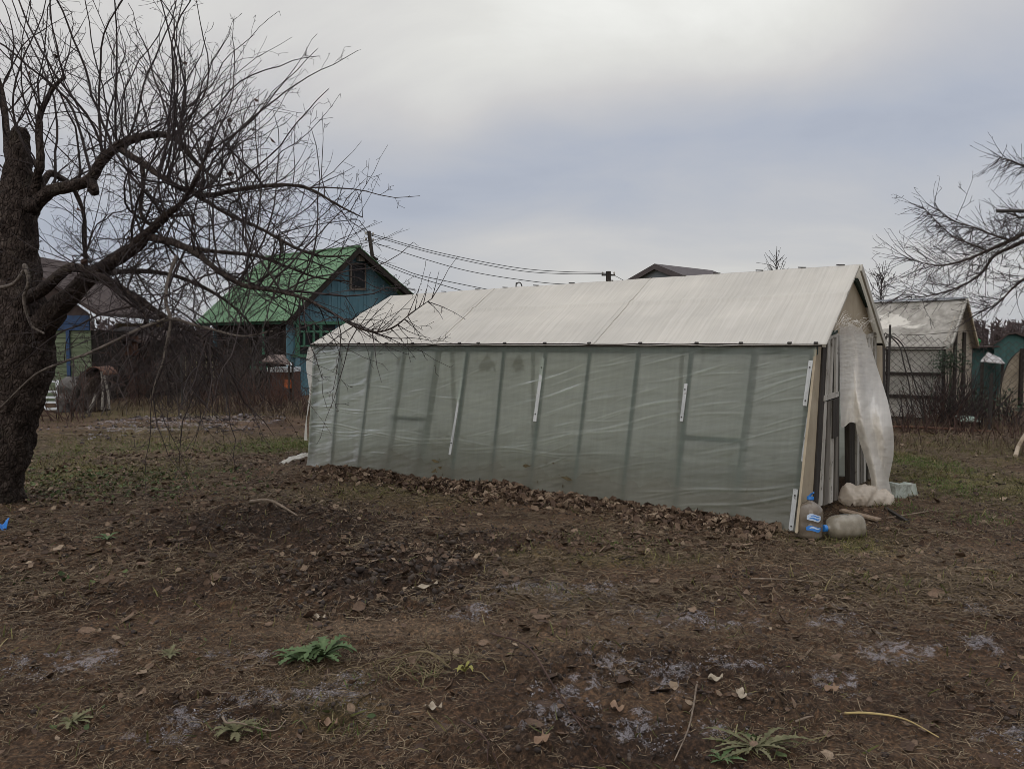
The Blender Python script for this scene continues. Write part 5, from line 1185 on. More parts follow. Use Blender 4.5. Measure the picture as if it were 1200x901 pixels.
tn = thing('hoop_tunnel', tuple(P(1205, 403, D10).xy) + (0,), 'rounded beige film hoop tunnel at the right edge behind the fence', 'hoop tunnel')
cx_ = P(1212, 403, D10).x; rx_ = (cx_ - P(1174, 403, D10).x); mb = MB(); z10 = P(1200, 407, D10).z
def fn(u, v):
    a = math.pi * (1 - u); z = z10 * math.sin(a) ** .62; return V((cx_ * (1 + v * 4 / D10) + rx_ * math.cos(a), D10 + v * 4 + 0, z + .02 * math.sin(v * 19) - .02))
mb.grid(fn, 28, 20); TUN = mat('beige_tunnel_film', [(.24, .20, .145), (.31, .265, .20)], 3, .7, .2, dirt=(.15, .12, .09), dsc=2.5)
mb.build('film', TUN, tn, smooth=True, solid=.006)
mb = MB(); ring = [V((cx_ + rx_ * math.cos(a) * .99, D10 + .05, z10 * math.sin(a) ** .62 * .99 - .02)) for a in np.linspace(0, math.pi, 26)]; mb.prism(ring, V((0, .01, 0))); mb.build('end_film', TUN, tn)
for k in range(5): MB().tube([V((cx_ * (1 + k / D10) + rx_ * math.cos(a) * 1.01, D10 + k * 1.0, z10 * math.sin(a) ** .62 * 1.01)) for a in np.linspace(0, math.pi, 20)], .014, 5).build('hoop', DARKWOOD, tn)
a = P(1198, 403, D10 - .01); MB().beam(V((a.x, a.y, 0)), V((a.x, a.y, z10 * .98)), .07).build('end_post', SHADOWWOOD, tn)
MINT = mat('mint_sheet', [(.24, .33, .27), (.34, .44, .37), (.42, .52, .45)], 5, .7, .3, dirt=(.1, .1, .08), dsc=6)
a = [P(1116, 487, 15.4), P(1140, 489, 15.2), P(1150, 494.5, 14.9), P(1126, 494, 15.0)]
tag(MB().prism(a, UPZ * .02).build('painted_sheet', MINT, origin=tuple(a[3])), 'pale mint painted sheet lying in the brush behind the fence', 'sheet')
a, b = G(1190, 536), P(1204, 505, 11.4)
tag(MB().tube([a + UPZ * .02, P(1193, 524, 11.4), P(1197, 516, 11.4), b, b + V((.2, 0, .2))], [.03, .028, .026, .024, .018], 8).build('barkless_branch', mat('barkless_wood', [(.30, .24, .17), (.40, .33, .25)], 7, .8, .3, stretch=(1, 1, .3)), origin=tuple(a)), 'pale barkless branch leaning at the right edge of the yard', 'branch')

# ================================================================== far wood on the horizon
FW_ = mat('far_wood', [(.045, .032, .032), (.062, .046, .045), (.08, .062, .058)], .12, .95, .2)
mb = MB(); rw = random.Random(12); tone = []
for k in range(2600):
    az = rw.uniform(-.75, .95); D = rw.uniform(115, 190); x = D * math.tan(az) * 1.0; y = D; h = rw.uniform(3.4, 5.9) * (D / 150) * (1 + .12 * math.sin(az * 23) + .08 * math.sin(az * 61))
    pts = [V((x, y, -.5)), V((x + rw.uniform(-.3, .3), y, h * .55)), V((x + rw.uniform(-.5, .5), y, h))]; mb.tube(pts, [.22, .16, .05], 3, cap=False)
    for j in range(15):
        q = lerp(pts[0], pts[2], rw.uniform(.02, .95)); e = V((rw.gauss(0, 1), rw.gauss(0, .6), rw.uniform(.2, 1.2))) * rw.uniform(.5, 1.25) * (D / 150)
        sd_ = V((.26, 0, .10)); mb.add([q - sd_, q + sd_, q + e * 1.1], [(0, 1, 2)])
wood = mb.build('distant_wood', FW_); tag(wood, 'bare reddish brown wood along the horizon', 'wood', None, 'stuff')

# ================================================================== shrubs and canes
TWIG_SH = mat('shrub_bark', [(.030, .022, .020), (.055, .043, .038), (.10, .082, .072)], 2.5, .85, .2)
def shrub(px, D, H, wid, n, m, label, seed, cat='shrub', group=None, dens=.9, minr=.004, up=.25, name='bare_shrub', py=None):
    rg = random.Random(seed); b = P(px, 403, D); b.z = gz1(b.x, b.y); mb = MB()
    for k in range(int(n * 1.5)):
        a = b + V((rg.gauss(0, wid * .26), rg.gauss(0, wid * .18), -.03)); d = V((rg.gauss(0, .42), rg.gauss(0, .38), 1))
        shoot(mb, a, d, H * rg.uniform(.55, 1.1), rg.uniform(.007, .014), rg, 0 if dens > .5 else 1, up, .13, False, dens, .3, minr, .18)
    return tag(mb.build(name, m, origin=tuple(b)), label, cat, group)
sh_ = [(70, 16.5, 1.25, .9, 12, 'sparse bare shrub before the white timber frame beside the apple trunk'), (100, 17.2, 1.5, .9, 14, 'sparse bare shrub half hiding the mossy stump'), (128, 21.5, 1.9, 1.0, 13, 'bare dark shrub just right of the mossy stump'), (155, 20.5, 2.2, 1.1, 16, 'dense bare shrub in front of the rusty tin sheet'), (182, 21.0, 2.3, 1.1, 18, 'tall bare shrub between the rusty tin sheet and the plank fence'), (212, 20.2, 2.1, 1.2, 20, 'wide bare shrub before the left end of the plank fence'),
       (238, 21.0, 2.2, 1.1, 18, 'tangled bare shrub before the middle of the plank fence'), (262, 20.0, 1.9, 1.1, 16, 'bare shrub before the right end of the plank fence'), (285, 21.2, 1.7, 1.0, 14, 'bare shrub beside the chain link fence below the green roof')]
for i, a in enumerate(sh_): shrub(*a[:5], TWIG_SH if i % 3 else TWIG_RED, a[5], 100 + i, group='bare shrubs along the plank fence', minr=.006)
for i, (px, D, H, n, lab) in enumerate([(298, 18.0, 1.25, 34, 'broad clump of red brown canes left of the brick oven'), (272, 18.3, 1.0, 20, 'low clump of red brown canes left of the broad clump'), (326, 18.0, .95, 20, 'clump of red brown canes in front of the brick oven'), (352, 18.2, .8, 16, 'short clump of canes between the oven and the greenhouse corner'), (245, 18.4, .9, 14, 'small loose clump of canes before the plank fence')]):
    shrub(px, D, H, .9, n, TWIG_RED, lab, 200 + i, 'canes', 'red brown canes by the left chain link fence', .45, .0035, .15, 'cane_clump')
for i, (px, D, H, w_, n, m, lab) in enumerate([(1118, 15.3, 1.4, .7, 52, TWIG, 'dense dark climbing shrub against the corner of the second greenhouse'), (1098, 15.2, 1.15, .6, 26, TWIG_RED, 'thin reddish shrub in front of the second greenhouse wall'), (1142, 15.6, 1.2, .8, 26, TWIG, 'bare shrub before the lean to of the teal shed'), (1168, 15.8, .9, .8, 24, TWIG_RED, 'low reddish shrub below the tin canopy'), (1060, 15.2, .9, .6, 10, TWIG, 'sparse bare shrub behind the fence beside the loose film'), (1190, 15.5, .8, .8, 12, TWIG, 'low bare shrub before the hoop tunnel'), (1078, 14.2, .5, .7, 14, TWIG_RED, 'low brown stalks at the foot of the fence beside the loose film'), (1130, 14.1, .45, .9, 16, TWIG_RED, 'low brown stalks below the middle of the iron rail'), (1175, 13.8, .45, .9, 14, TWIG_RED, 'low brown stalks below the right end of the iron rail')]):
    shrub(px, D, H, w_, n, m, lab, 300 + i, 'shrub', 'shrubs along the right fence', .7, .0035, .1)
IVY = mat('evergreen_leaf', [(.018, .03, .016), (.035, .055, .03), (.055, .085, .05)], 7, .7, .2)
def leafy(px, py, D, w_, h, n, label, seed, m=IVY, s=.05):
    rg = random.Random(seed); c0 = P(px, py, D); mb = MB()
    for k in range(n):
        p = c0 + V((rg.gauss(0, w_), rg.gauss(0, w_ * .7), rg.gauss(0, h))); p.z = max(p.z, .03); a = V((rg.gauss(0, 1), rg.gauss(0, 1), rg.gauss(.2, .6))).normalized() * s * rg.uniform(.6, 1.3); b = a.cross(V((rg.gauss(0, 1), rg.gauss(0, 1), 1))).normalized() * s * .4
        mb.add([p, p + a * .5 + b, p + a, p + a * .5 - b], [(0, 1, 2, 3)])
    for k in range(7): q = c0 + V((rg.gauss(0, w_ * .6), rg.gauss(0, w_ * .4), 0)); mb.tube([V((q.x, q.y, -.02)), V((q.x + rg.gauss(0, .1), q.y, c0.z + h))], [.010, .004], 4)
    o = mb.build('leafy_shrub', m, origin=(c0.x, c0.y, 0)); tag(o, label, 'shrub'); return o
leafy(1113, 424, 15.5, .17, .12, 620, 'small dark leafy climber on the corner of the second greenhouse', 5)
leafy(1152, 475, 16.0, .40, .16, 620, 'low dull green leafy bush behind the dark fence post', 6, s=.07)

# ================================================================== ground litter
def rotm(yaw, tx, ty):
    cy, sy = np.cos(yaw), np.sin(yaw); cx, sx = np.cos(tx), np.sin(tx); ct, st = np.cos(ty), np.sin(ty); n = len(yaw)
    Rz = np.zeros((n, 3, 3)); Rz[:, 0, 0] = cy; Rz[:, 0, 1] = -sy; Rz[:, 1, 0] = sy; Rz[:, 1, 1] = cy; Rz[:, 2, 2] = 1
    Rx = np.zeros((n, 3, 3)); Rx[:, 0, 0] = 1; Rx[:, 1, 1] = cx; Rx[:, 1, 2] = -sx; Rx[:, 2, 1] = sx; Rx[:, 2, 2] = cx
    Ry = np.zeros((n, 3, 3)); Ry[:, 1, 1] = 1; Ry[:, 0, 0] = ct; Ry[:, 0, 2] = st; Ry[:, 2, 0] = -st; Ry[:, 2, 2] = ct
    return Rz @ Rx @ Ry
def inst(name, T, faces, pos, rot, scale, tone, m, label, cat, kind='stuff', smooth=False):
    """write many small shapes into one stuff mesh; T is (k, verts, 3) per-item template or (verts, 3)"""
    n = len(pos); T = np.asarray(T); T = np.broadcast_to(T, (n,) + T.shape[-2:]) if T.ndim == 2 else T
    v = np.einsum('nij,nkj->nki', rot, T * scale[:, None, None]) + pos[:, None, :]; k = T.shape[1]
    me = bpy.data.meshes.new(name); vs = v.reshape(-1, 3)
    fl = [len(f) for f in faces]; fa = np.concatenate([np.array(f) for f in faces]); L = len(fa)
    loops = (fa[None, :] + (np.arange(n) * k)[:, None]).ravel(); st = np.concatenate([[0], np.cumsum(fl)[:-1]]); starts = (st[None, :] + (np.arange(n) * L)[:, None]).ravel()
    me.vertices.add(len(vs)); me.vertices.foreach_set('co', vs.ravel().astype(np.float32)); me.loops.add(len(loops)); me.loops.foreach_set('vertex_index', loops.astype(np.int32))
    me.polygons.add(len(starts)); me.polygons.foreach_set('loop_start', starts.astype(np.int32)); me.polygons.foreach_set('loop_total', np.tile(fl, n).astype(np.int32))
    if smooth: me.polygons.foreach_set('use_smooth', np.ones(len(starts), bool))
    me.update(calc_edges=True); a = me.attributes.new('tone', 'FLOAT', 'POINT'); a.data.foreach_set('value', np.repeat(tone, k).astype(np.float32))
    me.materials.append(m); o = bpy.data.objects.new(name, me); COL.objects.link(o); return tag(o, label, cat, None, kind)
def scatter(n, dmin, dmax, densfn, wide=.78):
    """points on the ground ahead of the camera, uniform by area then thinned by densfn in 0..1"""
    y = np.sqrt(nrg.uniform(dmin ** 2, dmax ** 2, n)); x = nrg.uniform(-1, 1, n) * (y * wide + .6)
    k = nrg.uniform(0, 1, n) < densfn(x, y); return x[k], y[k]
bx_, by_ = np.array([B0.x, B0.y]), np.array([B1.x, B1.y])
def inside_gh(x, y):
    al = np.array([AL.x, AL.y]); ap = np.array([AP.x, AP.y]); dx = x - B0.x; dy = y - B0.y; s = dx * al[0] + dy * al[1]; t_ = dx * ap[0] + dy * ap[1]
    return (s > -.02) & (s < LEN + .1) & (t_ > -.02) & (t_ < GW + .2)
def gh_st(x, y):
    dx = x - B0.x; dy = y - B0.y; return dx * AL.x + dy * AL.y, dx * AP.x + dy * AP.y

LEAFCOL = [(.030, .018, .012), (.066, .040, .026), (.105, .067, .043), (.15, .10, .066), (.20, .145, .098), (.29, .22, .15)]
def leafmat(name, cols):
    t = NT(name); a = t.n('ShaderNodeAttribute'); a.attribute_name = 'tone'; c = t.ramp(a.outputs['Fac'], cols, 0, 1); v = t.coords()
    c = t.mix(.6, c, t.ramp(t.noise(v, 90, 3), [(.45,) * 3, (1.4,) * 3]), 'MULTIPLY'); return t.out(t.bsdf(c, .75, t.bump(t.noise(v, 160, 3), .3, .004), .25))
LEAFM = leafmat('fallen_leaf', LEAFCOL)
prof = [(-.5, .02), (-.28, .26), (.0, .36), (.27, .24), (.5, .015)]
def leaf_templates(n):
    curl = nrg.uniform(-.1, .9, n); fold = nrg.uniform(-.15, .9, n); asym = nrg.uniform(-.25, .25, n); wv = nrg.uniform(.6, 1.25, n); T = np.zeros((n, 15, 3))
    for i, (x, w_) in enumerate(prof):
        for j, s_ in enumerate((-1, 0, 1)):
            T[:, i * 3 + j, 0] = x; T[:, i * 3 + j, 1] = s_ * w_ * wv * (1 + s_ * asym * (1 if i % 2 else -1)); T[:, i * 3 + j, 2] = curl * (x * x) * 1.1 + abs(s_) * fold * w_ * .6 + nrg.normal(0, .035, n)
    return T
LF = [f for i in range(4) for f in ((i * 3, i * 3 + 1, i * 3 + 4, i * 3 + 3), (i * 3 + 1, i * 3 + 2, i * 3 + 5, i * 3 + 4))]
LEAFY = [ell(60, 575, 160, 28) + (1.,), ell(250, 590, 200, 24) + (.7,), ell(120, 640, 150, 40) + (.45,), ell(480, 660, 100, 22) + (.9,), ell(400, 690, 80, 14) + (.6,), ell(830, 820, 60, 20) + (.5,), ell(640, 860, 40, 30) + (.7,), ell(700, 640, 240, 12) + (.7,), ell(1110, 510, 100, 10) + (.6,), ell(230, 540, 200, 14) + (.7,)]
def ld(x, y): return np.clip(.11 + .95 * zone(x, y, LEAFY, .6, 2, .5, 81), 0, 1) * (.35 + .65 * (fbm(x * 2.5, y * 2.5, 82, 3) > .47)) * ~inside_gh(x, y)
x, y = scatter(60000, 2.6, 16, ld); x2, y2 = scatter(5000, 2.5, 6.5, ld); x = np.r_[x, x2]; y = np.r_[y, y2]; n = len(x)
pos = np.stack([x, y, gz(x, y) + .008], 1)
inst('fallen_leaves', leaf_templates(n), LF, pos, rotm(nrg.uniform(0, 6.28, n), nrg.normal(0, .42, n), nrg.normal(0, .42, n)), np.clip(nrg.lognormal(-3.2, .45, n), .014, .085), nrg.beta(1.4, 2.0, n), LEAFM, 'withered brown leaves scattered over the dark soil', 'fallen leaves')
# heap along the foot of the film
n = 7500
s = nrg.uniform(.02, .93, n) * LEN; ridge = .55 + .45 * np.sin(s * 2.1 + 1) * .5 + .9 * (vn(s * 1.7, s * 0, 7) - .45) + .5 * (vn(s * 4.1, s * 0 + 3, 9) - .5); ridge *= (.35 + .65 * sst(.3, 2.0, s)) * (1 - sst(LEN * .86, LEN * .95, s) * .7)
tt = np.abs(nrg.normal(.12, .18, n)) * (.6 + .8 * vn(s * 2.3, s * 0 + 2, 17)); hh = .08 * np.clip(ridge, .08, 1.2) * np.exp(-(tt / .24) ** 2) * nrg.uniform(.1, 1, n) ** .6
f_ = s / LEN
px = B0.x + AL.x * s - AP.x * tt + (B1.x - B0.x - AL.x * LEN) * f_; py = B0.y + AL.y * s - AP.y * tt + (B1.y - B0.y - AL.y * LEN) * f_
pos = np.stack([px, py, gz(px, py) + hh + .01], 1)
inst('leaf_heap', leaf_templates(n), LF, pos, rotm(nrg.uniform(0, 6.28, n), nrg.normal(0, .75, n), nrg.normal(0, .75, n)), np.clip(nrg.lognormal(-3.0, .45, n), .02, .11), nrg.beta(1.2, 1.5, n), LEAFM, 'long heap of withered leaves banked against the foot of the greenhouse film', 'leaf heap')
# clods
octv = np.array([(1, 0, 0), (-1, 0, 0), (0, 1, 0), (0, -1, 0), (0, 0, 1), (0, 0, -1)], float); octf = [(0, 2, 4), (2, 1, 4), (1, 3, 4), (3, 0, 4), (2, 0, 5), (1, 2, 5), (3, 1, 5), (0, 3, 5)]
vv = list(map(tuple, octv)); fc = []; mid = {}
def md_(a, b):
    k = (min(a, b), max(a, b))
    if k not in mid: p = (np.array(vv[a]) + np.array(vv[b])); p /= np.linalg.norm(p); mid[k] = len(vv); vv.append(tuple(p))
    return mid[k]
for a, b, c in octf: ab, bc, ca = md_(a, b), md_(b, c), md_(c, a); fc += [(a, ab, ca), (ab, b, bc), (ca, bc, c), (ab, bc, ca)]
vv = np.array(vv)
DRIFT = [ell(470, 655, 70, 10), ell(420, 640, 50, 8), ell(120, 690, 80, 12) + (.8,), ell(560, 770, 60, 10) + (.7,), ell(640, 740, 50, 8) + (.6,), ell(930, 700, 60, 8) + (.7,), ell(1020, 690, 60, 8) + (.6,), ell(180, 830, 60, 14) + (.6,)]
x, y = scatter(40000, 2.5, 8, lambda x, y: zone(x, y, DRIFT, .7, 3, .9, 46) * sst(.48, .58, fbm(x * 7, y * 7, 47, 3)) * .5); n = len(x)
inst('leaf_drifts', leaf_templates(n), LF, np.stack([x, y, gz(x, y) + .012], 1), rotm(nrg.uniform(0, 6.28, n), nrg.normal(0, .5, n), nrg.normal(0, .5, n)), np.clip(nrg.lognormal(-3.25, .4, n), .015, .07), nrg.beta(1.2, 2.0, n), LEAFM, 'drifts of broken leaves caught in hollows of the soil', 'leaf drifts')
def cd(x, y): return np.clip(.22 + .8 * zone(x, y, DARK, .6, 3, .5, 83) + .4 * zone(x, y, BED, .3), 0, 1) * (.25 + .75 * sst(.38, .6, fbm(x * 3, y * 3, 84, 3))) * ~inside_gh(x, y)
x, y = scatter(90000, 2.5, 11, cd); n = len(x); T = vv[None] * (1 + nrg.normal(0, .22, (n, len(vv), 1))) * np.array([1, 1, .7]) * nrg.uniform(.7, 1.3, (n, 1, 3))
sc = np.clip(nrg.lognormal(-5.05, .5, n), .003, .014); d_z = zone(x, y, DARK[:1], .5); sc *= 1 + 1.1 * d_z
CLOD = leafmat('soil_clod', [(.020, .014, .011), (.034, .024, .019), (.055, .041, .031), (.085, .066, .052)])
inst('soil_clods', T, fc, np.stack([x, y, gz(x, y) + sc * .25], 1), rotm(nrg.uniform(0, 6.28, n), nrg.normal(0, .4, n), nrg.normal(0, .4, n)), sc, nrg.beta(1.6, 2.2, n), CLOD, 'small crumbs and clods of dark soil', 'soil clods', smooth=True)
# hoar frost crumbs sitting on the clods
FZ = [(a, b, c * 1.15, d * 1.35) for a, b, c, d in FROST]
def fd(x, y): return np.clip(zone(x, y, FZ, .7, 6, 1.3, 41), 0, 1) * sst(.50, .62, fbm(x * 8, y * 8, 43, 4))
x, y = scatter(700000, 2.5, 6.5, fd); n = len(x); T = vv[None] * (1 + nrg.normal(0, .3, (n, len(vv), 1))) * np.array([1, 1, .6]) * nrg.uniform(.6, 1.4, (n, 1, 3))
sc = np.clip(nrg.lognormal(-6.1, .5, n), .001, .006)
FROSTM = leafmat('hoar_frost', [(.10, .085, .08), (.17, .15, .15), (.25, .23, .235), (.38, .365, .38)])
inst('frost_crumbs', T, fc, np.stack([x, y, gz(x, y) + sc * .4], 1), rotm(nrg.uniform(0, 6.28, n), nrg.normal(0, .4, n), nrg.normal(0, .4, n)), sc, nrg.beta(1.2, 2.4, n), FROSTM, 'pale frosted crumbs lying in patches on the near soil', 'frost', smooth=True)
x, y = scatter(60000, 10, 26, lambda x, y: zone(x, y, BED, .4, 2, .6, 44) * sst(.42, .56, fbm(x * 2.5, y * 5, 45, 4))); n = len(x); T = vv[None] * (1 + nrg.normal(0, .3, (n, len(vv), 1))) * np.array([1, 1, .5])
sc = np.clip(nrg.lognormal(-3.9, .4, n), .008, .05)
inst('frosted_clods', T, fc, np.stack([x, y, gz(x, y) + sc * .2], 1), rotm(nrg.uniform(0, 6.28, n), nrg.normal(0, .4, n), nrg.normal(0, .4, n)), sc, nrg.beta(.8, 2.2, n), leafmat('frosted_clod', [(.035, .025, .022), (.07, .055, .052), (.20, .18, .185), (.36, .34, .35)]), 'frosted clods on the dug bed before the shrubs', 'frost', smooth=True)
# straw, rootlets and stalks
def straw(n, dmin, dmax, dens, lo, hi, w, m, name, label, cols_t, up=.15):
    x, y = scatter(n, dmin, dmax, dens); n = len(x); k = 6; T = np.zeros((n, k * 2, 3)); q = np.linspace(-.5, .5, k)
    a1 = nrg.normal(0, .10, n); a2 = nrg.normal(0, .05, n); ph = nrg.uniform(0, 6, n); ar = np.abs(nrg.normal(0, up, n)); L = nrg.uniform(lo, hi, n) * nrg.uniform(.4, 1, n)
    for i in range(k):
        cy_ = a1 * np.cos(q[i] * 3.1 + ph) + a2 * np.sin(q[i] * 7 + ph); cz_ = ar * (.25 - q[i] ** 2)
        for j, s_ in enumerate((-1, 1)):
            T[:, i * 2 + j, 0] = q[i]; T[:, i * 2 + j, 1] = cy_ + s_ * w / L * (1 - abs(q[i]) * .9); T[:, i * 2 + j, 2] = cz_ + .3 * w / L * (j)
    fs_ = [(i * 2, i * 2 + 1, i * 2 + 3, i * 2 + 2) for i in range(k - 1)]
    return inst(name, T, fs_, np.stack([x, y, gz(x, y) + .006], 1), rotm(nrg.uniform(0, 6.28, n), nrg.normal(0, .12, n), nrg.normal(0, .12, n)), L, nrg.beta(*cols_t, n), m, label, 'straw')
STRAW = leafmat('straw', [(.032, .019, .011), (.070, .045, .025), (.115, .080, .046), (.17, .126, .076), (.25, .195, .125)])
straw(150000, 4.5, 14, lambda x, y: (.2 + .8 * sst(.42, .6, fbm(x * 1.8, y * 1.8, 85, 3))) * ~inside_gh(x, y), .06, .24, .0034, STRAW, 'dead_stalks', 'thin dead stalks and straw strewn over the farther soil', (1.6, 2.2))
straw(40000, 2.5, 6, lambda x, y: (.12 + .88 * sst(.44, .6, fbm(x * 1.8, y * 1.8, 85, 3))) * (1 - .6 * zone(x, y, LIGHT, .6, 2, .4, 70)) * ~inside_gh(x, y), .03, .17, .0020, STRAW, 'dead_stalks', 'thin dead stalks and straw strewn over the trampled near soil', (1.6, 2.1))
straw(230000, 2.5, 8.5, lambda x, y: (.10 + .90 * sst(.44, .58, fbm(x * 1.7, y * 1.7, 185, 4))) * (1 - .8 * zone(x, y, LIGHT, .6, 2, .4, 70)) * (1 - .75 * zone(x, y, DARK, .6, 2, .4, 60)) * (1 - .7 * zone(x, y, FROST, .6, 4, .8, 40)) * ~inside_gh(x, y), .018, .085, .0015, STRAW, 'chaff', 'fine chaff, rootlets and crumbled stalks matted on the near soil', (1.3, 1.9), .3)
# grass blades
GRASSM = leafmat('grass_blade', [(.040, .042, .014), (.075, .080, .022), (.12, .115, .038), (.17, .14, .062), (.22, .18, .095)])
def blades(n, dmin, dmax, dens, hlo, hhi, w, m, name, label, bt, tuft=.35, lean=.55, cat='grass'):
    x, y = scatter(n, dmin, dmax, dens); n = len(x); T = np.zeros((n, 7, 3)); be = nrg.uniform(.1, .9, n)
    for i, q in enumerate((0, .45, .8)):
        for j, s_ in enumerate((-1, 1)): T[:, i * 2 + j, 0] = be * q * q; T[:, i * 2 + j, 1] = s_ * w * (1 - q * .6); T[:, i * 2 + j, 2] = q
    T[:, 6, 0] = be; T[:, 6, 2] = 1 - .25 * be
    L = nrg.uniform(hlo, hhi, n) * nrg.uniform(.5, 1, n)
    return inst(name, T, [(0, 1, 3, 2), (2, 3, 5, 4), (4, 5, 6)], np.stack([x, y, gz(x, y) - .004], 1), rotm(nrg.uniform(0, 6.28, n), nrg.normal(0, lean, n), nrg.normal(0, lean, n)), L, nrg.beta(*bt, n), m, label, cat)
def gd(x, y): return np.clip(zone(x, y, GRASS, .6, 1.5, .5, 50) * 1.1 * sst(.40, .58, fbm(x * 4, y * 4, 86, 3)) + .10 * sst(.5, .62, fbm(x * 5, y * 5, 87, 3)), 0, 1) * ~inside_gh(x, y)
blades(360000, 2.6, 18, gd, .03, .095, .06, GRASSM, 'grass', 'short tufts of olive and green grass on the yard', (1.8, 2.3))
GREENB = leafmat('green_blade', [(.045, .070, .016), (.080, .12, .028), (.12, .165, .05)])
GZN = [ell(470, 800, 16, 8) + (.5,), ell(500, 800, 14, 6) + (.4,), ell(640, 690, 20, 5) + (.4,), ell(1150, 610, 40, 8) + (.5,), ell(180, 525, 60, 6) + (.5,), ell(60, 535, 50, 6) + (.4,), ell(330, 523, 50, 6), ell(300, 528, 50, 5) + (.7,), ell(1120, 575, 30, 10), ell(1060, 600, 25, 8) + (.6,), ell(425, 805, 18, 7), ell(690, 632, 30, 5) + (.5,), ell(740, 640, 40, 6) + (.5,), ell(420, 858, 22, 8) + (.7,), ell(1085, 545, 30, 8), ell(310, 860, 25, 8)]
blades(420000, 2.6, 14.5, lambda x, y: zone(x, y, GZN, .7, 5, .5, 88) * .75, .03, .075, .06, GREENB, 'green_grass', 'patches of fresher green grass on the yard', (2, 2))
DRYG = leafmat('dry_tall_grass', [(.040, .026, .018), (.075, .052, .035), (.12, .088, .055), (.17, .13, .08)])
TALL = [ell(300, 482, 110, 7), ell(190, 478, 60, 5) + (.5,), ell(1110, 522, 110, 6) + (.5,), ell(1110, 502, 110, 4) + (.8,), ell(340, 488, 30, 7), ell(1075, 525, 40, 9) + (.4,), ell(1180, 528, 40, 10) + (.5,)]
blades(90000, 11, 24, lambda x, y: np.maximum(zone(x, y, TALL, .6, 2, .5, 89), .0) * ~inside_gh(x, y), .10, .42, .022, DRYG, 'dry_tall_grass', 'tall withered grass below the shrubs and fences', (1.6, 2), lean=.28, cat='dry grass')
blades(26000, 15, 45, lambda x, y: .5 + 0 * x, .06, .22, .04, DRYG, 'rough_grass', 'rough withered grass on the far plots', (1.6, 2), lean=.4, cat='dry grass')
# low green weeds among the leaves near the tree
WEEDM = leafmat('weed_leaf', [(.032, .050, .018), (.062, .085, .030), (.11, .13, .05)])
WZ = [ell(100, 566, 130, 14), ell(240, 560, 60, 10) + (.5,), ell(70, 680, 60, 8) + (.3,), ell(150, 575, 110, 12) + (.8,), ell(215, 770, 40, 10) + (.15,), ell(90, 850, 40, 12) + (.2,), ell(405, 840, 30, 12) + (.3,), ell(880, 880, 40, 12) + (.25,)]
x, y = scatter(26000, 2.7, 10, lambda x, y: zone(x, y, WZ, .6, 3, .5, 91) * .75); n = len(x)
inst('low_weeds', leaf_templates(n), LF, np.stack([x, y, gz(x, y) + .02], 1), rotm(nrg.uniform(0, 6.28, n), nrg.normal(0, .6, n), nrg.normal(0, .6, n)), np.clip(nrg.lognormal(-3.4, .3, n), .018, .06), nrg.beta(2, 2, n), WEEDM, 'low green weeds growing among the fallen leaves by the apple tree', 'weeds')

# ---- single things lying about
def twig(name, pts, r, m, label, cat='twig', forks=0, seed=0):
    rg = random.Random(seed); q = cr([GZ(x, y, z) for x, y, z in pts], 22); mb = MB(); mb.tube(q, [r * (1 - .6 * i / 22) for i in range(23)], 6, True, .15, seed)
    for _ in range(forks):
        i = rg.randint(5, 18); d = (q[i + 1] - q[i]).normalized(); e = (d + V((rg.gauss(0, .6), rg.gauss(0, .6), rg.uniform(0, .4)))).normalized(); mb.tube([q[i], q[i] + e * .06, q[i] + e * rg.uniform(.08, .16)], [r * .5, r * .4, r * .2], 4)
    return tag(mb.build(name, m, origin=tuple(q[0]), smooth=True), label, cat)
STICKM = mat('pale_stick', [(.10, .075, .055), (.17, .13, .095), (.24, .19, .145)], 20, .85, .4)
twig('stick', [(294, 590, .02), (318, 599, .035), (349, 608, .02)], .020, STICKM, 'thick pale stick lying on the soil between tree and greenhouse', 'stick', 1, 4)
twig('twig', [(575, 745, .01), (618, 770, .05), (650, 815, .04), (680, 850, .03), (706, 901, .02)], .006, TWIG_RED, 'long thin dark twig slanting down to the bottom edge of the yard', forks=4, seed=5)
twig('twig', [(817, 800, .02), (812, 835, .03), (806, 865, .03), (790, 898, .02)], .0055, STICKM, 'thin upright pale twig near the middle of the bottom edge', forks=2, seed=6)
twig('stalk', [(990, 829, .015), (1020, 840, .03), (1060, 850, .03), (1100, 868, .02)], .006, mat('yellow_straw', [(.28, .21, .09), (.38, .29, .13)], 9, .8, .2), 'straight yellow straw stalk at the lower right', 'stalk', 0, 7)
twig('twig', [(261, 846, .01), (266, 858, .04), (280, 861, .05), (320, 858, .03), (335, 850, .02)], .0055, STICKM, 'curled pale stalk looping beside the lower left frost patch', 'stalk', 1, 8)
twig('twig', [(540, 850, .02), (570, 880, .04), (590, 900, .02)], .005, TWIG_RED, 'short thin dark twig by the middle of the bottom edge', 'twig', 2, 9)
twig('twig', [(932, 845, .02), (945, 851, .04), (953, 842, .03)], .006, STICKM, 'short curved pale stalk right of the weed clump', 'stalk', 0, 10)
twig('twig', [(880, 680, .02), (915, 684, .03), (968, 688, .02)], .006, STICKM, 'pale straight stalk on the trampled soil below the water jugs', 'stalk', 0, 11)
twig('twig', [(1040, 608, .015), (1080, 604, .03), (1095, 600, .02)], .007, STICKM, 'thin pale stalk on the grass right of the dark stake', 'stalk', 1, 12)
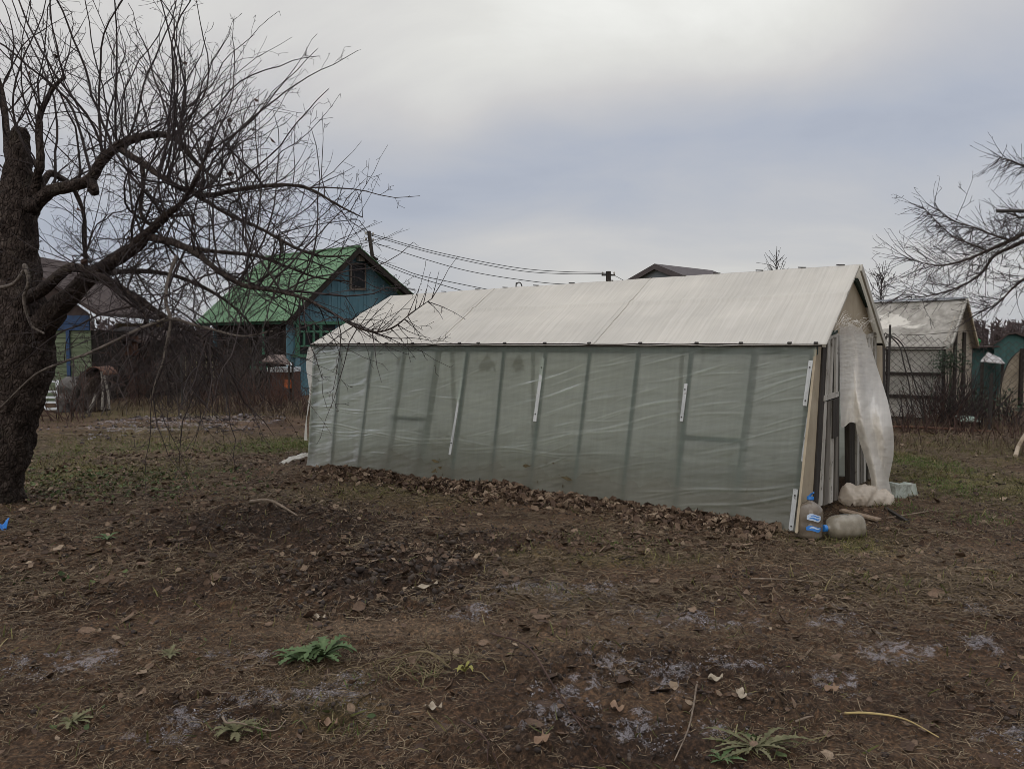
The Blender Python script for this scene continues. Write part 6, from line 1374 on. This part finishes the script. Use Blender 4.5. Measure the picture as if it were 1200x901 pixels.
def bigleaf(px, py, L, W_, yaw, m, label, cat='leaf', curl=.25, name='withered_leaf'):
    c = GZ(px, py, .02); mb = MB(); d = V((math.cos(yaw), math.sin(yaw), 0)); s_ = V((-d.y, d.x, 0)); uv = []
    def fn(u, v):
        w_ = W_ * math.sin(math.pi * min(max(u, .03), .98)) ** .7; p = c + d * (L * (u - .5)) + s_ * (w_ * (v - .5) + .012 * math.sin(u * 6)); p.z += curl * L * ((u - .4) ** 2) + .25 * abs(v - .5) * w_ + .01 * math.sin(u * 11 + v * 3); return p
    mb.grid(fn, 16, 4); return tag(mb.build(name, m, origin=tuple(c), smooth=True), label, cat)
PALEL = mat('bleached_leaf', [(.20, .165, .12), (.30, .25, .185), (.36, .31, .24)], 30, .8, .3)
bigleaf(498, 697, .19, .04, .65, PALEL, 'long bleached leaf strip on the edge of the dug soil patch')
bigleaf(372, 724, .09, .05, .2, PALEL, 'bleached oval leaf left of centre on the bare soil')
for x, y, yw, lab in [(838, 803, .3, 'pale brown leaf, upper one of the pair right of the bottom centre'), (868, 816, 2.1, 'pale brown folded leaf just right of the pair near the bottom centre'), (722, 830, 2.7, 'tan leaf just right of the white frost patch'), (635, 875, 1.5, 'broad tan leaf near the bottom edge below the white frost patch'), (385, 852, .1, 'small pink tan leaf left of centre near the bottom edge'), (975, 812, 1.0, 'small tan leaf above the yellow straw stalk'), (508, 832, .1, 'greenish pale leaf below the dry vine tuft')]:
    bigleaf(x, y, .075, .045, yw, PALEL if 'tan' not in lab else mat('tan_leaf', [(.16, .10, .065), (.24, .16, .105)], 30, .8, .3), lab, curl=.5)
def rosette(px, py, n, L, m, label, seed, jag=True, flat=.25, sx=1.0, name='weed_rosette', wf=.15, lo=.55):
    rg = random.Random(seed); c = GZ(px, py, .005); mb = MB()
    for k in range(n):
        a = 2 * math.pi * k / n + rg.uniform(-.35, .35); l = L * rg.uniform(lo, 1.15); d = V((math.cos(a) * sx, math.sin(a), 0)); s_ = V((-d.y, d.x, 0)).normalized(); lift = rg.uniform(flat * .4, flat * 1.7); vs = []; m_ = 14
        for i in range(m_ + 1):
            u = i / m_; w_ = l * wf * rg.uniform(.7, 1.2) * math.sin(math.pi * min(.97, u * .9 + .06)) ** .8 * (1 if not jag else (1.25 if i % 2 else .5)); p = c + d * (l * u) + UPZ * (l * lift * math.sin(u * 2.4) + .008) + s_ * (.03 * l * math.sin(u * 5 + k))
            vs += [p + s_ * w_ + UPZ * w_ * .35, p, p - s_ * w_ + UPZ * w_ * .35]
        mb.add(vs, [f for i in range(m_) for f in ((i * 3, i * 3 + 1, i * 3 + 4, i * 3 + 3), (i * 3 + 1, i * 3 + 2, i * 3 + 5, i * 3 + 4))])
    return tag(mb.build(name, m, origin=tuple(c), smooth=True), label, 'weed')
WGREEN = mat('weed_green', [(.042, .070, .026), (.068, .105, .040), (.10, .14, .058)], 22, .65, .3)
WOLIVE = mat('weed_olive', [(.06, .058, .026), (.10, .095, .045), (.15, .135, .072)], 22, .7, .3)
rosette(378, 771, 24, .155, WGREEN, 'bright green dandelion rosette left of centre on bare soil', 1, True, .30, 1.15)
rosette(350, 777, 16, .12, WGREEN, 'smaller green rosette touching the left of the bright dandelion', 2, True, .2, 1.2)
rosette(885, 882, 30, .14, WOLIVE, 'straggly olive weed clump at the bottom edge right of centre', 3, True, .22, 1.5, wf=.085, lo=.25)
rosette(845, 890, 8, .085, WGREEN, 'small green leafy weed left of the olive weed clump', 8, True, .3, wf=.13)
rosette(200, 772, 9, .09, WOLIVE, 'small grey green weed left of the frost patches', 4, True, .2)
rosette(275, 862, 14, .09, WOLIVE, 'small olive weed beside the curled stalk at the lower left', 5, True, .2)
rosette(85, 850, 12, .09, WOLIVE, 'flat olive weed in the lower left corner', 6, True, .15)
rosette(545, 790, 6, .07, mat('yellow_green_leaf', [(.16, .15, .04), (.24, .22, .06)], 22, .7, .3), 'yellow green weed at the right end of the dry vine tuft', 7, False, .4)
rosette(126, 634, 7, .10, WGREEN, 'fresh green weed on the dark soil at the left', 9, False, .3)
TUFTS = [ell(885, 882, 55, 14), ell(378, 771, 40, 7) + (.6,), ell(275, 862, 40, 8) + (.8,), ell(85, 850, 40, 8) + (.6,), ell(420, 858, 30, 8) + (.6,), ell(500, 800, 40, 8) + (.6,), ell(640, 880, 40, 10) + (.4,), ell(860, 745, 25, 5) + (.5,)]
blades(60000, 2.5, 6, lambda x, y: zone(x, y, TUFTS, .7, 6, .6, 93) * .5, .03, .11, .035, leafmat('mixed_blade', [(.05, .06, .02), (.09, .10, .035), (.16, .14, .065), (.24, .19, .11)]), 'ragged_grass', 'ragged half dead grass blades around the weeds on the near soil', (1.5, 1.6), lean=.8)
# dry vine tuft
c = GZ(500, 782, .0); rg = random.Random(14); mb = MB()
for k in range(64):
    a = c + V((rg.gauss(0, .13), rg.gauss(0, .08), .0)); pts = [a]; d = V((rg.gauss(0, 1), rg.gauss(0, 1), rg.uniform(.2, 1.1))).normalized()
    for i in range(6):
        d = (d + V((rg.gauss(0, .45), rg.gauss(0, .45), -.28))).normalized(); q = pts[-1] + d * rg.uniform(.02, .05); q.z = max(q.z, gz1(q.x, q.y) + .004); pts.append(q)
    mb.tube(cr(pts, 12), rg.uniform(.0015, .0032), 4, cap=False)
for k in range(4):
    a = c + V((rg.uniform(-.32, -.05), rg.gauss(.05, .05), .02)); mb.tube(cr([a, c + V((0, 0, .08)), c + V((.12, -.03, .01))], 10), .003, 4, cap=False)
tag(mb.build('dry_vine', mat('dry_vine', [(.085, .065, .034), (.135, .105, .058), (.19, .15, .088)], 30, .85, .2), origin=tuple(c)), 'tangled tuft of dry straw coloured vines on the bare soil near the centre', 'dry vine')
# blue scrap at the left edge
c = GZ(2, 621, .02); mb = MB()
def fn(u, v): return c + V((.10 * (u - .5), .06 * (v - .5), .05 * v + .03 * math.sin(u * 5 + v * 3)))
mb.grid(fn, 8, 6); tag(mb.build('plastic_scrap', BLUE, origin=tuple(c), solid=.004), 'small bright blue plastic scrap on the soil at the left edge', 'plastic scrap')
